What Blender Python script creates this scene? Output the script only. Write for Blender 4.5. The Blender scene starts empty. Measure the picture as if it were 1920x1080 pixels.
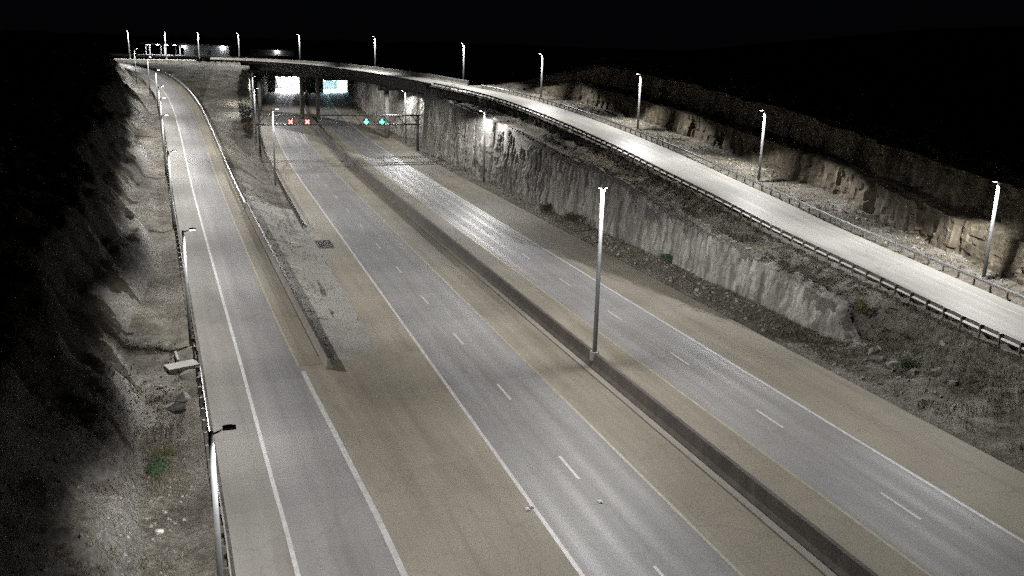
import bpy, bmesh, math, random
import numpy as np
from mathutils import Matrix, Vector

random.seed(7)
rng = np.random.default_rng(11)
SC = bpy.context.scene
C = SC.collection
RAD = math.radians

# ------------------------------------------------------------------ camera
CAM_H, PITCH, ROLL = 23.3, RAD(14.95), RAD(1.45)
cam_d = bpy.data.cameras.new('camera')
cam_d.sensor_width = 36.0
cam_d.lens = 1690 / 1920 * 36.0
cam_d.clip_start, cam_d.clip_end = 0.5, 8000
cam = bpy.data.objects.new('camera', cam_d)
C.objects.link(cam)
_f = Vector((0, math.cos(PITCH), -math.sin(PITCH)))
_u = Vector((0, math.sin(PITCH), math.cos(PITCH)))
_r = Vector((1, 0, 0))
_R = _r * math.cos(ROLL) + _u * math.sin(ROLL)
_U = -_r * math.sin(ROLL) + _u * math.cos(ROLL)
cam.matrix_world = Matrix(((_R.x, _U.x, -_f.x, 0), (_R.y, _U.y, -_f.y, 0), (_R.z, _U.z, -_f.z, CAM_H), (0, 0, 0, 1)))
SC.camera = cam

# ------------------------------------------------------------------ night sky, exposure
world = bpy.data.worlds.new('World')
SC.world = world
world.use_nodes = True
_bg = world.node_tree.nodes['Background']
_bg.inputs['Color'].default_value = (0.55, 0.6, 0.8, 1)
_bg.inputs['Strength'].default_value = 0.0016
SC.view_settings.view_transform = 'Standard'
SC.view_settings.look = 'None'
SC.view_settings.exposure = 0.15
SC.view_settings.gamma = 1.0
SC.view_settings.use_curve_mapping = False
SC.render.engine = 'CYCLES'
SC.cycles.use_denoising = False
SC.cycles.use_adaptive_sampling = False
SC.cycles.max_bounces = 4
SC.cycles.diffuse_bounces = 2
SC.cycles.glossy_bounces = 2
SC.cycles.sample_clamp_indirect = 4.0
SC.cycles.use_light_tree = True

# lamp strengths in watts
P_RAMP, P_HWY, P_OVER = 3500, 3600, 7600

# ------------------------------------------------------------------ road frame
# s runs along the highway, t to its right, both in metres from the foot of the camera mast
A = RAD(18.8)
US = np.array([-math.sin(A), math.cos(A)])
NT = np.array([math.cos(A), math.sin(A)])


def W(s, t, z=0.0):
    return np.array([US[0] * s + NT[0] * t, US[1] * s + NT[1] * t, z])


def curve(s):
    """the highway bends gently to the right far away"""
    return 2.2e-4 * np.maximum(0.0, np.asarray(s, float) - 150.0) ** 2


def H(s, tt, z=0.0):
    return W(s, tt + float(curve(s)), z)


def catmull(pts, step):
    P = np.array(pts, float)
    Q = np.vstack([2 * P[0] - P[1], P, 2 * P[-1] - P[-2]])
    out = []
    for i in range(1, len(Q) - 2):
        p0, p1, p2, p3 = Q[i - 1:i + 3]
        n = max(2, int(np.linalg.norm((p2 - p1)[:2]) / step))
        for k in range(n):
            x = k / n
            out.append(.5 * (2 * p1 + (p2 - p0) * x + (2 * p0 - 5 * p1 + 4 * p2 - p3) * x * x + (3 * p1 - p0 - 3 * p2 + p3) * x ** 3))
    out.append(P[-1])
    return np.array(out)


def normals(D):
    T = np.gradient(D[:, :2], axis=0)
    T /= np.linalg.norm(T, axis=1)[:, None]
    return np.stack([-T[:, 1], T[:, 0]], 1)          # to the right, in (s, t)


def offset(D, d, dz=0.0):
    d = np.broadcast_to(np.asarray(d, float), (len(D),))
    O = D.copy()
    O[:, :2] += normals(D) * d[:, None]
    O[:, 2] += dz
    return O


def toW(D):
    return np.array([W(a, b, c) for a, b, c in D])


# near edge of the overpass road (s, t, elevation): parallel to the highway, then across it
OVER = catmull([(-40, 56.1, .2), (-20, 56.1, .6), (20, 56.1, 1.2), (48, 56.1, 2.5), (65, 56.2, 3.8), (80, 56.2, 5.1), (91, 56, 6.4), (104, 55.7, 7.8),
                (119, 55.7, 9.3), (140, 55.8, 10.9), (161, 55.6, 12.2), (180, 53.6, 13.4), (200, 49.3, 14.4), (225, 43.6, 15.4),
                (255, 37.0, 16.0), (285, 29.5, 16.35), (308, 20.5, 16.4), (324, 9, 16.4), (334, -6, 16.3), (338, -22, 16.2), (341, -40, 16.1),
                (344, -70, 16.1), (350, -130, 16.0), (360, -260, 16.0)], 1.0)
OW = 9.2                                             # width between its rails
# white edge line of the ramp on the left
RAMP = catmull([(-30, 4.2, 0), (10, 3.5, 0), (37, 2.65, 0), (47, 2.2, 0), (60, 1.6, .05), (66, 1.3, .2), (87, .15, .9), (115.5, -1.4, 1.95), (140, -2.7, 3.1), (168, -4.0, 4.7),
                (195, -5.4, 6.5), (221, -7.0, 8.2), (247, -9.4, 10.0), (269, -12.6, 11.7), (288, -17.0, 13.3), (308, -24.5, 14.8), (322, -34, 15.7), (330, -46, 16.0)], 1.0)


def over_s(s):
    """index of the overpass path at a given s (monotone part)"""
    return int(np.argmin(np.abs(OVER[:, 0] - s)))


def ramp_i(s):
    return int(np.argmin(np.abs(RAMP[:, 0] - s)))


# ------------------------------------------------------------------ noise
def vnoise(x, y, seed=0):
    xi, yi = np.floor(x).astype(np.int64), np.floor(y).astype(np.int64)
    xf, yf = x - xi, y - yi

    def h(a, b):
        n = (a * 374761393 + b * 668265263 + seed * 974634777) & 0xFFFFFFFF
        n = ((n ^ (n >> 13)) * 1274126177) & 0xFFFFFFFF
        n = n ^ (n >> 16)
        return (n & 0xFFFF) / 65535.0
    u, v = xf * xf * (3 - 2 * xf), yf * yf * (3 - 2 * yf)
    return (h(xi, yi) * (1 - u) + h(xi + 1, yi) * u) * (1 - v) + (h(xi, yi + 1) * (1 - u) + h(xi + 1, yi + 1) * u) * v


def fbm(x, y, o=4, seed=0):
    r, a, f = 0, .5, 1.0
    for k in range(o):
        r = r + a * (vnoise(x * f, y * f, seed + k * 17) - .5)
        a *= .5
        f *= 2.03
    return r * 2


def sstep(a, b, x):
    x = np.clip((np.asarray(x, float) - a) / (b - a), 0, 1)
    return x * x * (3 - 2 * x)


# ------------------------------------------------------------------ materials
MATS = {}


def node_mat(name):
    m = bpy.data.materials.new(name)
    m.use_nodes = True
    nt = m.node_tree
    return m, nt, nt.nodes['Principled BSDF']


def N(nt, typ, **kw):
    n = nt.nodes.new(typ)
    for k, v in kw.items():
        if k in n.inputs:
            n.inputs[k].default_value = v
        else:
            setattr(n, k, v)
    return n


def ramp_node(nt, fac, stops):
    r = nt.nodes.new('ShaderNodeValToRGB')
    e = r.color_ramp.elements
    while len(e) < len(stops):
        e.new(.5)
    for q, (p, c) in zip(e, stops):
        q.position = p
        q.color = (c[0], c[1], c[2], 1)
    nt.links.new(fac, r.inputs[0])
    return r


def mixc(nt, fac, a, b, mode='MIX'):
    m = nt.nodes.new('ShaderNodeMix')
    m.data_type = 'RGBA'
    m.blend_type = mode
    for sock, v in ((m.inputs[0], fac), (m.inputs[6], a), (m.inputs[7], b)):
        if isinstance(v, (int, float)):
            sock.default_value = v
        elif isinstance(v, tuple):
            sock.default_value = (*v, 1)
        else:
            nt.links.new(v, sock)
    return m.outputs[2]


def rough_mat(name, lo, hi, scale=1.0, rough=.9, bump=.3, fine=12.0, stretch=(1, 1, 1), metallic=0.0, third=None, spread=(.32, .68)):
    """mottled surface: big noise between two colours, fine noise in the relief"""
    m, nt, b = node_mat(name)
    tc = N(nt, 'ShaderNodeTexCoord')
    mp = N(nt, 'ShaderNodeMapping')
    mp.inputs['Scale'].default_value = stretch
    nt.links.new(tc.outputs['Object'], mp.inputs[0])
    n1 = N(nt, 'ShaderNodeTexNoise', Scale=scale, Detail=7.0, Roughness=.65)
    nt.links.new(mp.outputs[0], n1.inputs['Vector'])
    n2 = N(nt, 'ShaderNodeTexNoise', Scale=fine, Detail=5.0, Roughness=.7)
    nt.links.new(mp.outputs[0], n2.inputs['Vector'])
    stops = [(spread[0], lo), (spread[1], hi)]
    if third:
        stops = [(spread[0], lo), (.5, third), (spread[1], hi)]
    c = ramp_node(nt, n1.outputs['Fac'], stops)
    g = ramp_node(nt, n2.outputs['Fac'], [(.3, (.55, .55, .55)), (.7, (1.25, 1.25, 1.25))])
    nt.links.new(mixc(nt, 1.0, c.outputs[0], g.outputs[0], 'MULTIPLY'), b.inputs['Base Color'])
    b.inputs['Roughness'].default_value = rough
    b.inputs['Metallic'].default_value = metallic
    if bump:
        bp = N(nt, 'ShaderNodeBump', Strength=bump, Distance=.1)
        nt.links.new(n2.outputs['Fac'], bp.inputs['Height'])
        nt.links.new(bp.outputs[0], b.inputs['Normal'])
    MATS[name] = m
    return m


def road_mat(name, lo, hi, joint=4.6, streak=1.0, rough=.62, wheel=()):
    """concrete pavement; the UV map holds metres (across, along)"""
    m, nt, b = node_mat(name)
    uv = N(nt, 'ShaderNodeUVMap')
    mp = N(nt, 'ShaderNodeMapping')
    mp.inputs['Scale'].default_value = (1.4, .025, 1)
    nt.links.new(uv.outputs[0], mp.inputs[0])
    st = N(nt, 'ShaderNodeTexNoise', Scale=1.0, Detail=6.0, Roughness=.62)
    nt.links.new(mp.outputs[0], st.inputs['Vector'])
    big = N(nt, 'ShaderNodeTexNoise', Scale=.11, Detail=6.0, Roughness=.6)
    nt.links.new(uv.outputs[0], big.inputs['Vector'])
    fine = N(nt, 'ShaderNodeTexNoise', Scale=9.0, Detail=6.0, Roughness=.75)
    nt.links.new(uv.outputs[0], fine.inputs['Vector'])
    base = ramp_node(nt, big.outputs['Fac'], [(.3, lo), (.7, hi)])
    s1 = ramp_node(nt, st.outputs['Fac'], [(.3, (1 - .26 * streak,) * 3), (.7, (1 + .16 * streak,) * 3)])
    s2 = ramp_node(nt, fine.outputs['Fac'], [(.28, (.8, .8, .8)), (.72, (1.16, 1.16, 1.16))])
    col = mixc(nt, 1.0, base.outputs[0], s1.outputs[0], 'MULTIPLY')
    col = mixc(nt, 1.0, col, s2.outputs[0], 'MULTIPLY')
    sep = N(nt, 'ShaderNodeSeparateXYZ')
    nt.links.new(uv.outputs[0], sep.inputs[0])
    if joint:
        md = N(nt, 'ShaderNodeMath', operation='MODULO')
        nt.links.new(sep.outputs[1], md.inputs[0])
        md.inputs[1].default_value = joint
        lt = N(nt, 'ShaderNodeMath', operation='LESS_THAN')
        nt.links.new(md.outputs[0], lt.inputs[0])
        lt.inputs[1].default_value = .035
        jm = N(nt, 'ShaderNodeMath', operation='MULTIPLY')
        nt.links.new(lt.outputs[0], jm.inputs[0])
        jm.inputs[1].default_value = .22
        col = mixc(nt, jm.outputs[0], col, (.05, .045, .04))
        vn = N(nt, 'ShaderNodeTexWhiteNoise', noise_dimensions='1D')      # slab to slab tone
        fl = N(nt, 'ShaderNodeMath', operation='FLOOR')
        dv = N(nt, 'ShaderNodeMath', operation='DIVIDE')
        nt.links.new(sep.outputs[1], dv.inputs[0])
        dv.inputs[1].default_value = joint
        nt.links.new(dv.outputs[0], fl.inputs[0])
        nt.links.new(fl.outputs[0], vn.inputs['W'])
        tone = ramp_node(nt, vn.outputs['Value'], [(0, (.94, .94, .94)), (1, (1.05, 1.05, 1.05))])
        col = mixc(nt, 1.0, col, tone.outputs[0], 'MULTIPLY')
    # hairline cracks and small oil drips
    wob = N(nt, 'ShaderNodeTexNoise', Scale=.7, Detail=4.0)
    nt.links.new(uv.outputs[0], wob.inputs['Vector'])
    wv = N(nt, 'ShaderNodeVectorMath', operation='SCALE', Scale=2.2)
    nt.links.new(wob.outputs['Color'], wv.inputs[0])
    wa = N(nt, 'ShaderNodeVectorMath', operation='ADD')
    nt.links.new(uv.outputs[0], wa.inputs[0])
    nt.links.new(wv.outputs[0], wa.inputs[1])
    vo = N(nt, 'ShaderNodeTexVoronoi', feature='DISTANCE_TO_EDGE', Scale=.11)
    nt.links.new(wa.outputs[0], vo.inputs['Vector'])
    cr = ramp_node(nt, vo.outputs['Distance'], [(.0, (.3, .3, .3)), (.006, (0, 0, 0))])
    col = mixc(nt, cr.outputs[0], col, (.06, .055, .05))
    vd = N(nt, 'ShaderNodeTexVoronoi', Scale=.55)
    nt.links.new(uv.outputs[0], vd.inputs['Vector'])
    dr2 = ramp_node(nt, vd.outputs['Distance'], [(.05, (.38, .38, .38)), (.12, (0, 0, 0))])
    gate = ramp_node(nt, big.outputs['Fac'], [(.5, (0, 0, 0)), (.62, (1, 1, 1))])
    dm = mixc(nt, 1.0, dr2.outputs[0], gate.outputs[0], 'MULTIPLY')
    col = mixc(nt, dm, col, (.07, .064, .058))
    # long dark stains
    mp3 = N(nt, 'ShaderNodeMapping')
    mp3.inputs['Scale'].default_value = (.5, .05, 1)
    nt.links.new(uv.outputs[0], mp3.inputs[0])
    sn = N(nt, 'ShaderNodeTexNoise', Scale=1.0, Detail=5.0, Roughness=.55, Distortion=.6)
    nt.links.new(mp3.outputs[0], sn.inputs['Vector'])
    sr = ramp_node(nt, sn.outputs['Fac'], [(.5, (0, 0, 0)), (.72, (.55, .55, .55))])
    col = mixc(nt, sr.outputs[0], col, (lo[0] * .62, lo[1] * .58, lo[2] * .55))
    # worn wheel tracks: polished, a little paler
    if wheel:
        acc = None
        for c in wheel:
            d = N(nt, 'ShaderNodeMath', operation='SUBTRACT')
            nt.links.new(sep.outputs[0], d.inputs[0])
            d.inputs[1].default_value = c
            ab = N(nt, 'ShaderNodeMath', operation='ABSOLUTE')
            nt.links.new(d.outputs[0], ab.inputs[0])
            mr = N(nt, 'ShaderNodeMapRange')
            mr.inputs['From Min'].default_value = .55
            mr.inputs['From Max'].default_value = .1
            nt.links.new(ab.outputs[0], mr.inputs['Value'])
            if acc is None:
                acc = mr.outputs[0]
            else:
                mx = N(nt, 'ShaderNodeMath', operation='MAXIMUM')
                nt.links.new(acc, mx.inputs[0])
                nt.links.new(mr.outputs[0], mx.inputs[1])
                acc = mx.outputs[0]
        wm = N(nt, 'ShaderNodeMath', operation='MULTIPLY')
        nt.links.new(acc, wm.inputs[0])
        wm.inputs[1].default_value = .12
        col = mixc(nt, wm.outputs[0], col, (hi[0] * 1.12, hi[1] * 1.12, hi[2] * 1.14))
        rr = N(nt, 'ShaderNodeMapRange')
        rr.inputs['To Min'].default_value = rough
        rr.inputs['To Max'].default_value = rough - .07
        nt.links.new(acc, rr.inputs['Value'])
        nt.links.new(rr.outputs[0], b.inputs['Roughness'])
    else:
        b.inputs['Roughness'].default_value = rough
    b.inputs['Specular IOR Level'].default_value = .2
    nt.links.new(col, b.inputs['Base Color'])
    bp = N(nt, 'ShaderNodeBump', Strength=.12, Distance=.02)
    nt.links.new(fine.outputs['Fac'], bp.inputs['Height'])
    nt.links.new(bp.outputs[0], b.inputs['Normal'])
    MATS[name] = m
    return m


def paint_mat(name, col, wear=.5):
    m, nt, b = node_mat(name)
    uv = N(nt, 'ShaderNodeTexCoord')
    n = N(nt, 'ShaderNodeTexNoise', Scale=1.6, Detail=8.0, Roughness=.75)
    nt.links.new(uv.outputs['Object'], n.inputs['Vector'])
    r = ramp_node(nt, n.outputs['Fac'], [(.3, tuple(c * (1 - wear) for c in col)), (.6, col)])
    nt.links.new(r.outputs[0], b.inputs['Base Color'])
    b.inputs['Roughness'].default_value = .6
    MATS[name] = m
    return m


def emit_mat(name, col, strength):
    m, nt, b = node_mat(name)
    b.inputs['Base Color'].default_value = (.6, .6, .6, 1)
    b.inputs['Emission Color'].default_value = (*col, 1)
    b.inputs['Emission Strength'].default_value = strength
    MATS[name] = m
    return m


def flat_mat(name, col, rough=.6, metallic=0.0):
    return rough_mat(name, tuple(c * .82 for c in col), tuple(min(1, c * 1.12) for c in col), scale=2.2, rough=rough, bump=.06, fine=25.0, metallic=metallic)


def terrain_mat(name, grounds, steep):
    """soil and dry grass on the flat, bare rock on the steep"""
    m, nt, b = node_mat(name)
    tc = N(nt, 'ShaderNodeTexCoord')
    n1 = N(nt, 'ShaderNodeTexNoise', Scale=.22, Detail=8.0, Roughness=.68)
    n2 = N(nt, 'ShaderNodeTexNoise', Scale=2.6, Detail=8.0, Roughness=.72)
    n3 = N(nt, 'ShaderNodeTexNoise', Scale=14.0, Detail=4.0, Roughness=.7)
    for n in (n1, n2, n3):
        nt.links.new(tc.outputs['Object'], n.inputs['Vector'])
    g1 = ramp_node(nt, n1.outputs['Fac'], [(.36, grounds[0]), (.5, grounds[1]), (.64, grounds[2])])
    g2 = ramp_node(nt, n2.outputs['Fac'], [(.3, (.45, .45, .42)), (.7, (1.4, 1.38, 1.35))])
    col = mixc(nt, 1.0, g1.outputs[0], g2.outputs[0], 'MULTIPLY')
    r1 = ramp_node(nt, n2.outputs['Fac'], [(.3, steep[0]), (.68, steep[1])])
    geo = N(nt, 'ShaderNodeNewGeometry')
    sep = N(nt, 'ShaderNodeSeparateXYZ')
    nt.links.new(geo.outputs['True Normal'], sep.inputs[0])
    mr = N(nt, 'ShaderNodeMapRange')
    mr.inputs['From Min'].default_value = .86
    mr.inputs['From Max'].default_value = .66
    nt.links.new(sep.outputs[2], mr.inputs['Value'])
    col = mixc(nt, mr.outputs[0], col, r1.outputs[0])
    g3 = ramp_node(nt, n3.outputs['Fac'], [(.3, (.6, .6, .6)), (.7, (1.25, 1.25, 1.25))])
    col = mixc(nt, 1.0, col, g3.outputs[0], 'MULTIPLY')
    nt.links.new(col, b.inputs['Base Color'])
    b.inputs['Roughness'].default_value = .95
    b.inputs['Specular IOR Level'].default_value = .2
    ad = N(nt, 'ShaderNodeMath', operation='ADD')
    nt.links.new(n2.outputs['Fac'], ad.inputs[0])
    nt.links.new(n3.outputs['Fac'], ad.inputs[1])
    bp = N(nt, 'ShaderNodeBump', Strength=.7, Distance=.25)
    nt.links.new(ad.outputs[0], bp.inputs['Height'])
    nt.links.new(bp.outputs[0], b.inputs['Normal'])
    MATS[name] = m
    return m


road_mat('lane_concrete', (.226, .221, .216), (.292, .287, .281), streak=.55, wheel=(1.0, 2.75, 4.65, 6.4))
road_mat('shoulder_concrete', (.242, .218, .172), (.33, .301, .244), streak=.4, rough=.75)
road_mat('ramp_concrete', (.235, .229, .224), (.29, .284, .279), streak=.5, wheel=(1.05, 2.8))
road_mat('ramp_shoulder_concrete', (.222, .212, .194), (.29, .278, .258), streak=.4, rough=.75)
road_mat('overpass_concrete', (.36, .355, .33), (.44, .435, .41), joint=0, streak=.5, wheel=(3.4, 5.2))
road_mat('gutter_concrete', (.27, .25, .22), (.33, .31, .275), streak=.6, rough=.8)
paint_mat('white_paint', (.56, .56, .55), .4)
paint_mat('faded_white_paint', (.6, .6, .59), .45)
paint_mat('yellow_paint', (.4, .36, .25), .4)
rough_mat('barrier_concrete', (.06, .051, .044), (.115, .098, .084), scale=.8, rough=.9, bump=.25, fine=14, stretch=(1, 1, .35))
rough_mat('pale_concrete', (.3, .29, .27), (.42, .41, .38), scale=.9, rough=.85, bump=.2, fine=12)
rough_mat('ramp_barrier_concrete', (.19, .172, .145), (.28, .255, .22), scale=.8, rough=.9, bump=.25, fine=14, stretch=(1, 1, .35))
rough_mat('girder_steel', (.028, .025, .023), (.05, .046, .042), scale=.7, rough=.7, bump=.1, fine=10)
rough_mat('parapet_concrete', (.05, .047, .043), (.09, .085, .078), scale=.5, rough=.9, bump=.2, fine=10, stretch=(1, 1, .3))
rough_mat('bridge_concrete', (.11, .105, .096), (.19, .18, .165), scale=.5, rough=.9, bump=.2, fine=10, stretch=(1, 1, .3))
flat_mat('galvanised_steel', (.5, .51, .52), .45, .55)
flat_mat('weathered_steel', (.16, .15, .14), .6, .4)
flat_mat('post_wood', (.13, .11, .09), .85)
flat_mat('pole_steel', (.115, .118, .122), .65, .1)
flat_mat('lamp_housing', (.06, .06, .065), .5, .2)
flat_mat('gantry_steel', (.07, .072, .078), .55, .4)
flat_mat('signal_black', (.012, .012, .012), .5)
emit_mat('lamp_lens', (1, .98, .96), 60.0)
emit_mat('red_led', (1, .07, .055), 7.0)
emit_mat('green_led', (.03, 1, .58), 5.0)
emit_mat('tunnel_lamp_white', (.93, .94, 1), 170.0)
emit_mat('tunnel_lamp_cyan', (.55, .9, 1), 130.0)
emit_mat('shop_lamp', (.93, .97, 1), 220.0)
flat_mat('tunnel_tile', (.7, .7, .7), .5)
flat_mat('shop_wall', (.34, .33, .34), .8)
flat_mat('shop_roof', (.3, .31, .34), .7)
flat_mat('drain_grate', (.05, .05, .05), .6, .5)
rough_mat('cut_rock', (.105, .1, .092), (.42, .4, .365), scale=.8, rough=.95, bump=.9, fine=3.6, stretch=(1, 1, .09), third=(.25, .24, .218), spread=(.34, .65))
rough_mat('brown_rock', (.062, .051, .034), (.16, .134, .094), scale=.9, rough=.95, bump=.9, fine=3.4, stretch=(1, 1, .5), third=(.085, .072, .051), spread=(.34, .64))
rough_mat('pale_stone', (.42, .41, .38), (.62, .6, .57), scale=2.0, rough=.9, bump=.4, fine=8)
rough_mat('grey_stone', (.2, .19, .18), (.38, .36, .34), scale=1.6, rough=.9, bump=.5, fine=7)
rough_mat('dry_scrub', (.075, .062, .036), (.2, .165, .1), scale=.35, rough=.95, bump=0, fine=3)
rough_mat('dark_scrub', (.018, .02, .014), (.06, .06, .04), scale=.5, rough=.95, bump=0, fine=3)
rough_mat('green_leaf', (.03, .06, .026), (.065, .11, .045), scale=2.5, rough=.8, bump=0, fine=6)
rough_mat('olive_leaf', (.07, .075, .025), (.14, .135, .05), scale=2.5, rough=.85, bump=0, fine=6)
rough_mat('brown_leaf', (.05, .04, .025), (.11, .085, .05), scale=2.5, rough=.85, bump=0, fine=6)
rough_mat('twig', (.04, .033, .026), (.09, .075, .06), scale=4, rough=.9, bump=.1, fine=10)
rough_mat('dry_grass', (.12, .105, .075), (.24, .215, .16), scale=.6, rough=.95, bump=0, fine=4)
rough_mat('gravel', (.245, .232, .212), (.37, .355, .33), scale=.35, rough=.95, bump=.5, fine=9)
terrain_mat('terrain_ground', ((.12, .108, .084), (.2, .186, .16), (.29, .278, .255)), ((.09, .085, .078), (.3, .285, .265)))


# ------------------------------------------------------------------ mesh helpers
class MB:
    def __init__(self):
        self.v, self.f, self.uv, self.mi = [], [], [], []

    def quad(self, a, b, c, d, uv=None):
        i = len(self.v)
        self.v += [tuple(a), tuple(b), tuple(c), tuple(d)]
        self.f.append((i, i + 1, i + 2, i + 3))
        self.uv.append(uv)

    def box(self, c, size, M=None):
        cx, cy, cz = c
        sx, sy, sz = (q / 2 for q in size)
        i = len(self.v)
        for x, y, z in ((-sx, -sy, -sz), (sx, -sy, -sz), (sx, sy, -sz), (-sx, sy, -sz), (-sx, -sy, sz), (sx, -sy, sz), (sx, sy, sz), (-sx, sy, sz)):
            p = Vector((x, y, z))
            if M is not None:
                p = M @ p
            self.v.append((p.x + cx, p.y + cy, p.z + cz))
        for q in ((0, 3, 2, 1), (4, 5, 6, 7), (0, 1, 5, 4), (1, 2, 6, 5), (2, 3, 7, 6), (3, 0, 4, 7)):
            self.f.append(tuple(i + k for k in q))
            self.uv.append(None)
        return self

    def tube(self, pts, radii, seg=10, cap=True):
        pts = [Vector(p) for p in pts]
        base = len(self.v)
        for k, p in enumerate(pts):
            d = (pts[min(k + 1, len(pts) - 1)] - pts[max(k - 1, 0)]).normalized()
            a = Vector((0, 0, 1)) if abs(d.z) < .9 else Vector((1, 0, 0))
            x = d.cross(a).normalized()
            y = d.cross(x)
            for j in range(seg):
                q = p + (x * math.cos(2 * math.pi * j / seg) + y * math.sin(2 * math.pi * j / seg)) * radii[k]
                self.v.append(tuple(q))
        for k in range(len(pts) - 1):
            for j in range(seg):
                a, b = base + k * seg + j, base + k * seg + (j + 1) % seg
                self.f.append((a, a + seg, b + seg, b))
                self.uv.append(None)
        if cap:
            self.f.append(tuple(base + j for j in range(seg)))
            self.f.append(tuple(base + (len(pts) - 1) * seg + j for j in reversed(range(seg))))
            self.uv += [None, None]
        return self

    def sweep(self, path, prof, closed=True, caps=True):
        """profile (right, up) along a world path"""
        P = np.array(path, float)
        T = np.gradient(P, axis=0)
        T[:, 2] = 0
        T /= np.linalg.norm(T, axis=1)[:, None]
        R = np.stack([T[:, 1], -T[:, 0], np.zeros(len(P))], 1)
        base, n = len(self.v), len(prof)
        for k in range(len(P)):
            for a, b in prof:
                q = P[k] + R[k] * a
                self.v.append((q[0], q[1], q[2] + b))
        m = n if closed else n - 1
        for k in range(len(P) - 1):
            for j in range(m):
                a, b = base + k * n + j, base + k * n + (j + 1) % n
                self.f.append((a, b, b + n, a + n))
                self.uv.append(None)
        if closed and caps:
            self.f.append(tuple(base + j for j in reversed(range(n))))
            self.f.append(tuple(base + (len(P) - 1) * n + j for j in range(n)))
            self.uv += [None, None]
        return self

    def mesh(self, name, smooth=False):
        me = bpy.data.meshes.new(name)
        me.from_pydata(self.v, [], self.f)
        if any(u is not None for u in self.uv):
            l = me.uv_layers.new(name='UVMap')
            for p, u in zip(me.polygons, self.uv):
                if u is not None:
                    for k, li in enumerate(p.loop_indices):
                        l.data[li].uv = u[k]
        if smooth:
            me.polygons.foreach_set('use_smooth', [True] * len(me.polygons))
        me.update()
        return me

    def build(self, name, mat, parent=None, smooth=False):
        return obj(name, self.mesh(name, smooth), mat, parent)


def obj(name, me, mat=None, parent=None):
    o = bpy.data.objects.new(name, me)
    C.objects.link(o)
    if mat is not None and me is not None and not len(me.materials):
        me.materials.append(MATS[mat] if isinstance(mat, str) else mat)
    if parent is not None:
        o.parent = parent
        o.matrix_parent_inverse = parent_matrix(parent).inverted()
    return o


def parent_matrix(o):
    m = o.matrix_basis.copy()
    if o.parent is not None:
        m = parent_matrix(o.parent) @ o.matrix_parent_inverse @ m
    return m


def tag(o, label=None, cat=None, group=None, kind=None):
    if label:
        o['label'] = label
    if cat:
        o['category'] = cat
    if group:
        o['group'] = group
    if kind:
        o['kind'] = kind
    return o


def thing(name, label, cat, loc, group=None, rz=0.0):
    o = bpy.data.objects.new(name, None)
    o.empty_display_size = .3
    C.objects.link(o)
    o.location = loc
    o.rotation_euler = (0, 0, rz)
    return tag(o, label, cat, group)


def grid_mesh(name, V, nu, nv, smooth=True):
    """V: (nu*nv, 3), v fastest"""
    me = bpy.data.meshes.new(name)
    i, j = np.meshgrid(np.arange(nu - 1), np.arange(nv - 1), indexing='ij')
    a = (i * nv + j).ravel()
    F = np.stack([a, a + nv, a + nv + 1, a + 1], 1)
    me.vertices.add(len(V))
    me.vertices.foreach_set('co', np.asarray(V, np.float32).ravel())
    me.loops.add(F.size)
    me.loops.foreach_set('vertex_index', F.ravel().astype(np.int32))
    me.polygons.add(len(F))
    me.polygons.foreach_set('loop_start', np.arange(0, F.size, 4, dtype=np.int32))
    me.polygons.foreach_set('use_smooth', np.full(len(F), smooth))
    me.update(calc_edges=True)
    return me


def quads_mesh(name, Q):
    """Q: (n, 4, 3) loose quads"""
    me = bpy.data.meshes.new(name)
    n = len(Q)
    me.vertices.add(n * 4)
    me.vertices.foreach_set('co', np.asarray(Q, np.float32).ravel())
    me.loops.add(n * 4)
    me.loops.foreach_set('vertex_index', np.arange(n * 4, dtype=np.int32))
    me.polygons.add(n)
    me.polygons.foreach_set('loop_start', np.arange(0, n * 4, 4, dtype=np.int32))
    me.update(calc_edges=True)
    return me


# ------------------------------------------------------------------ terrain
OC = offset(OVER, OW / 2)                            # overpass centre line
ON = normals(OC)


def signed(D, Nn, s, t):
    """signed distance to a path (right positive), elevation and index at the nearest sample"""
    P = D[::2]
    Q = Nn[::2]
    n = s.size
    d, e, ix = np.empty(n), np.empty(n), np.empty(n, int)
    for a in range(0, n, 20000):
        ss, t_ = s[a:a + 20000, None], t[a:a + 20000, None]
        q = (ss - P[None, :, 0]) ** 2 + (t_ - P[None, :, 1]) ** 2
        k = q.argmin(1)
        dd = np.sqrt(q[np.arange(len(k)), k])
        sg = np.sign((ss[:, 0] - P[k, 0]) * Q[k, 0] + (t_[:, 0] - P[k, 1]) * Q[k, 1])
        d[a:a + 20000], e[a:a + 20000], ix[a:a + 20000] = dd * np.where(sg == 0, 1, sg), P[k, 2], k * 2
    return d, e, ix


RN = normals(RAMP)
S_WALL = 190.0                                       # the left side cut starts here
S_PORTAL = 452.0
RIM_S = [-60, 20, 48, 65, 80, 91, 104, 119, 140, 161, 180, 205, 300, 460]
RIM_Z = [.2, .7, 1.9, 3.2, 4.5, 5.8, 7.1, 8.5, 9.9, 11.1, 12.0, 12.6, 12.8, 13.5]


def cliff_base(s):
    return 48.9 - 2.3 * sstep(108, 130, s) + .35 * fbm(np.asarray(s, float) / 14, np.zeros_like(np.asarray(s, float)), 3, 5) * 2


def cliff_top(s):
    s = np.asarray(s, float)
    r = np.interp(s, RIM_S, RIM_Z)
    return np.maximum(.05, (r + .35 * fbm(s / 9, s * 0, 3, 9)) * (.12 * sstep(45.5, 49, s + 1.5 * fbm(s / 1.7, s * 0, 2, 29)) + .88 * sstep(57.5 , 62.5, s + 2.2 * fbm(s / 2.3, s * 0, 2, 19))))


BLUFF = np.array([(-9, 0), (8.2, 0), (8.75, 3.6), (10.9, 4.1), (11.5, 7.6), (15, 8.3), (40, 12), (100, 18), (400, 30)], float)


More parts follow.
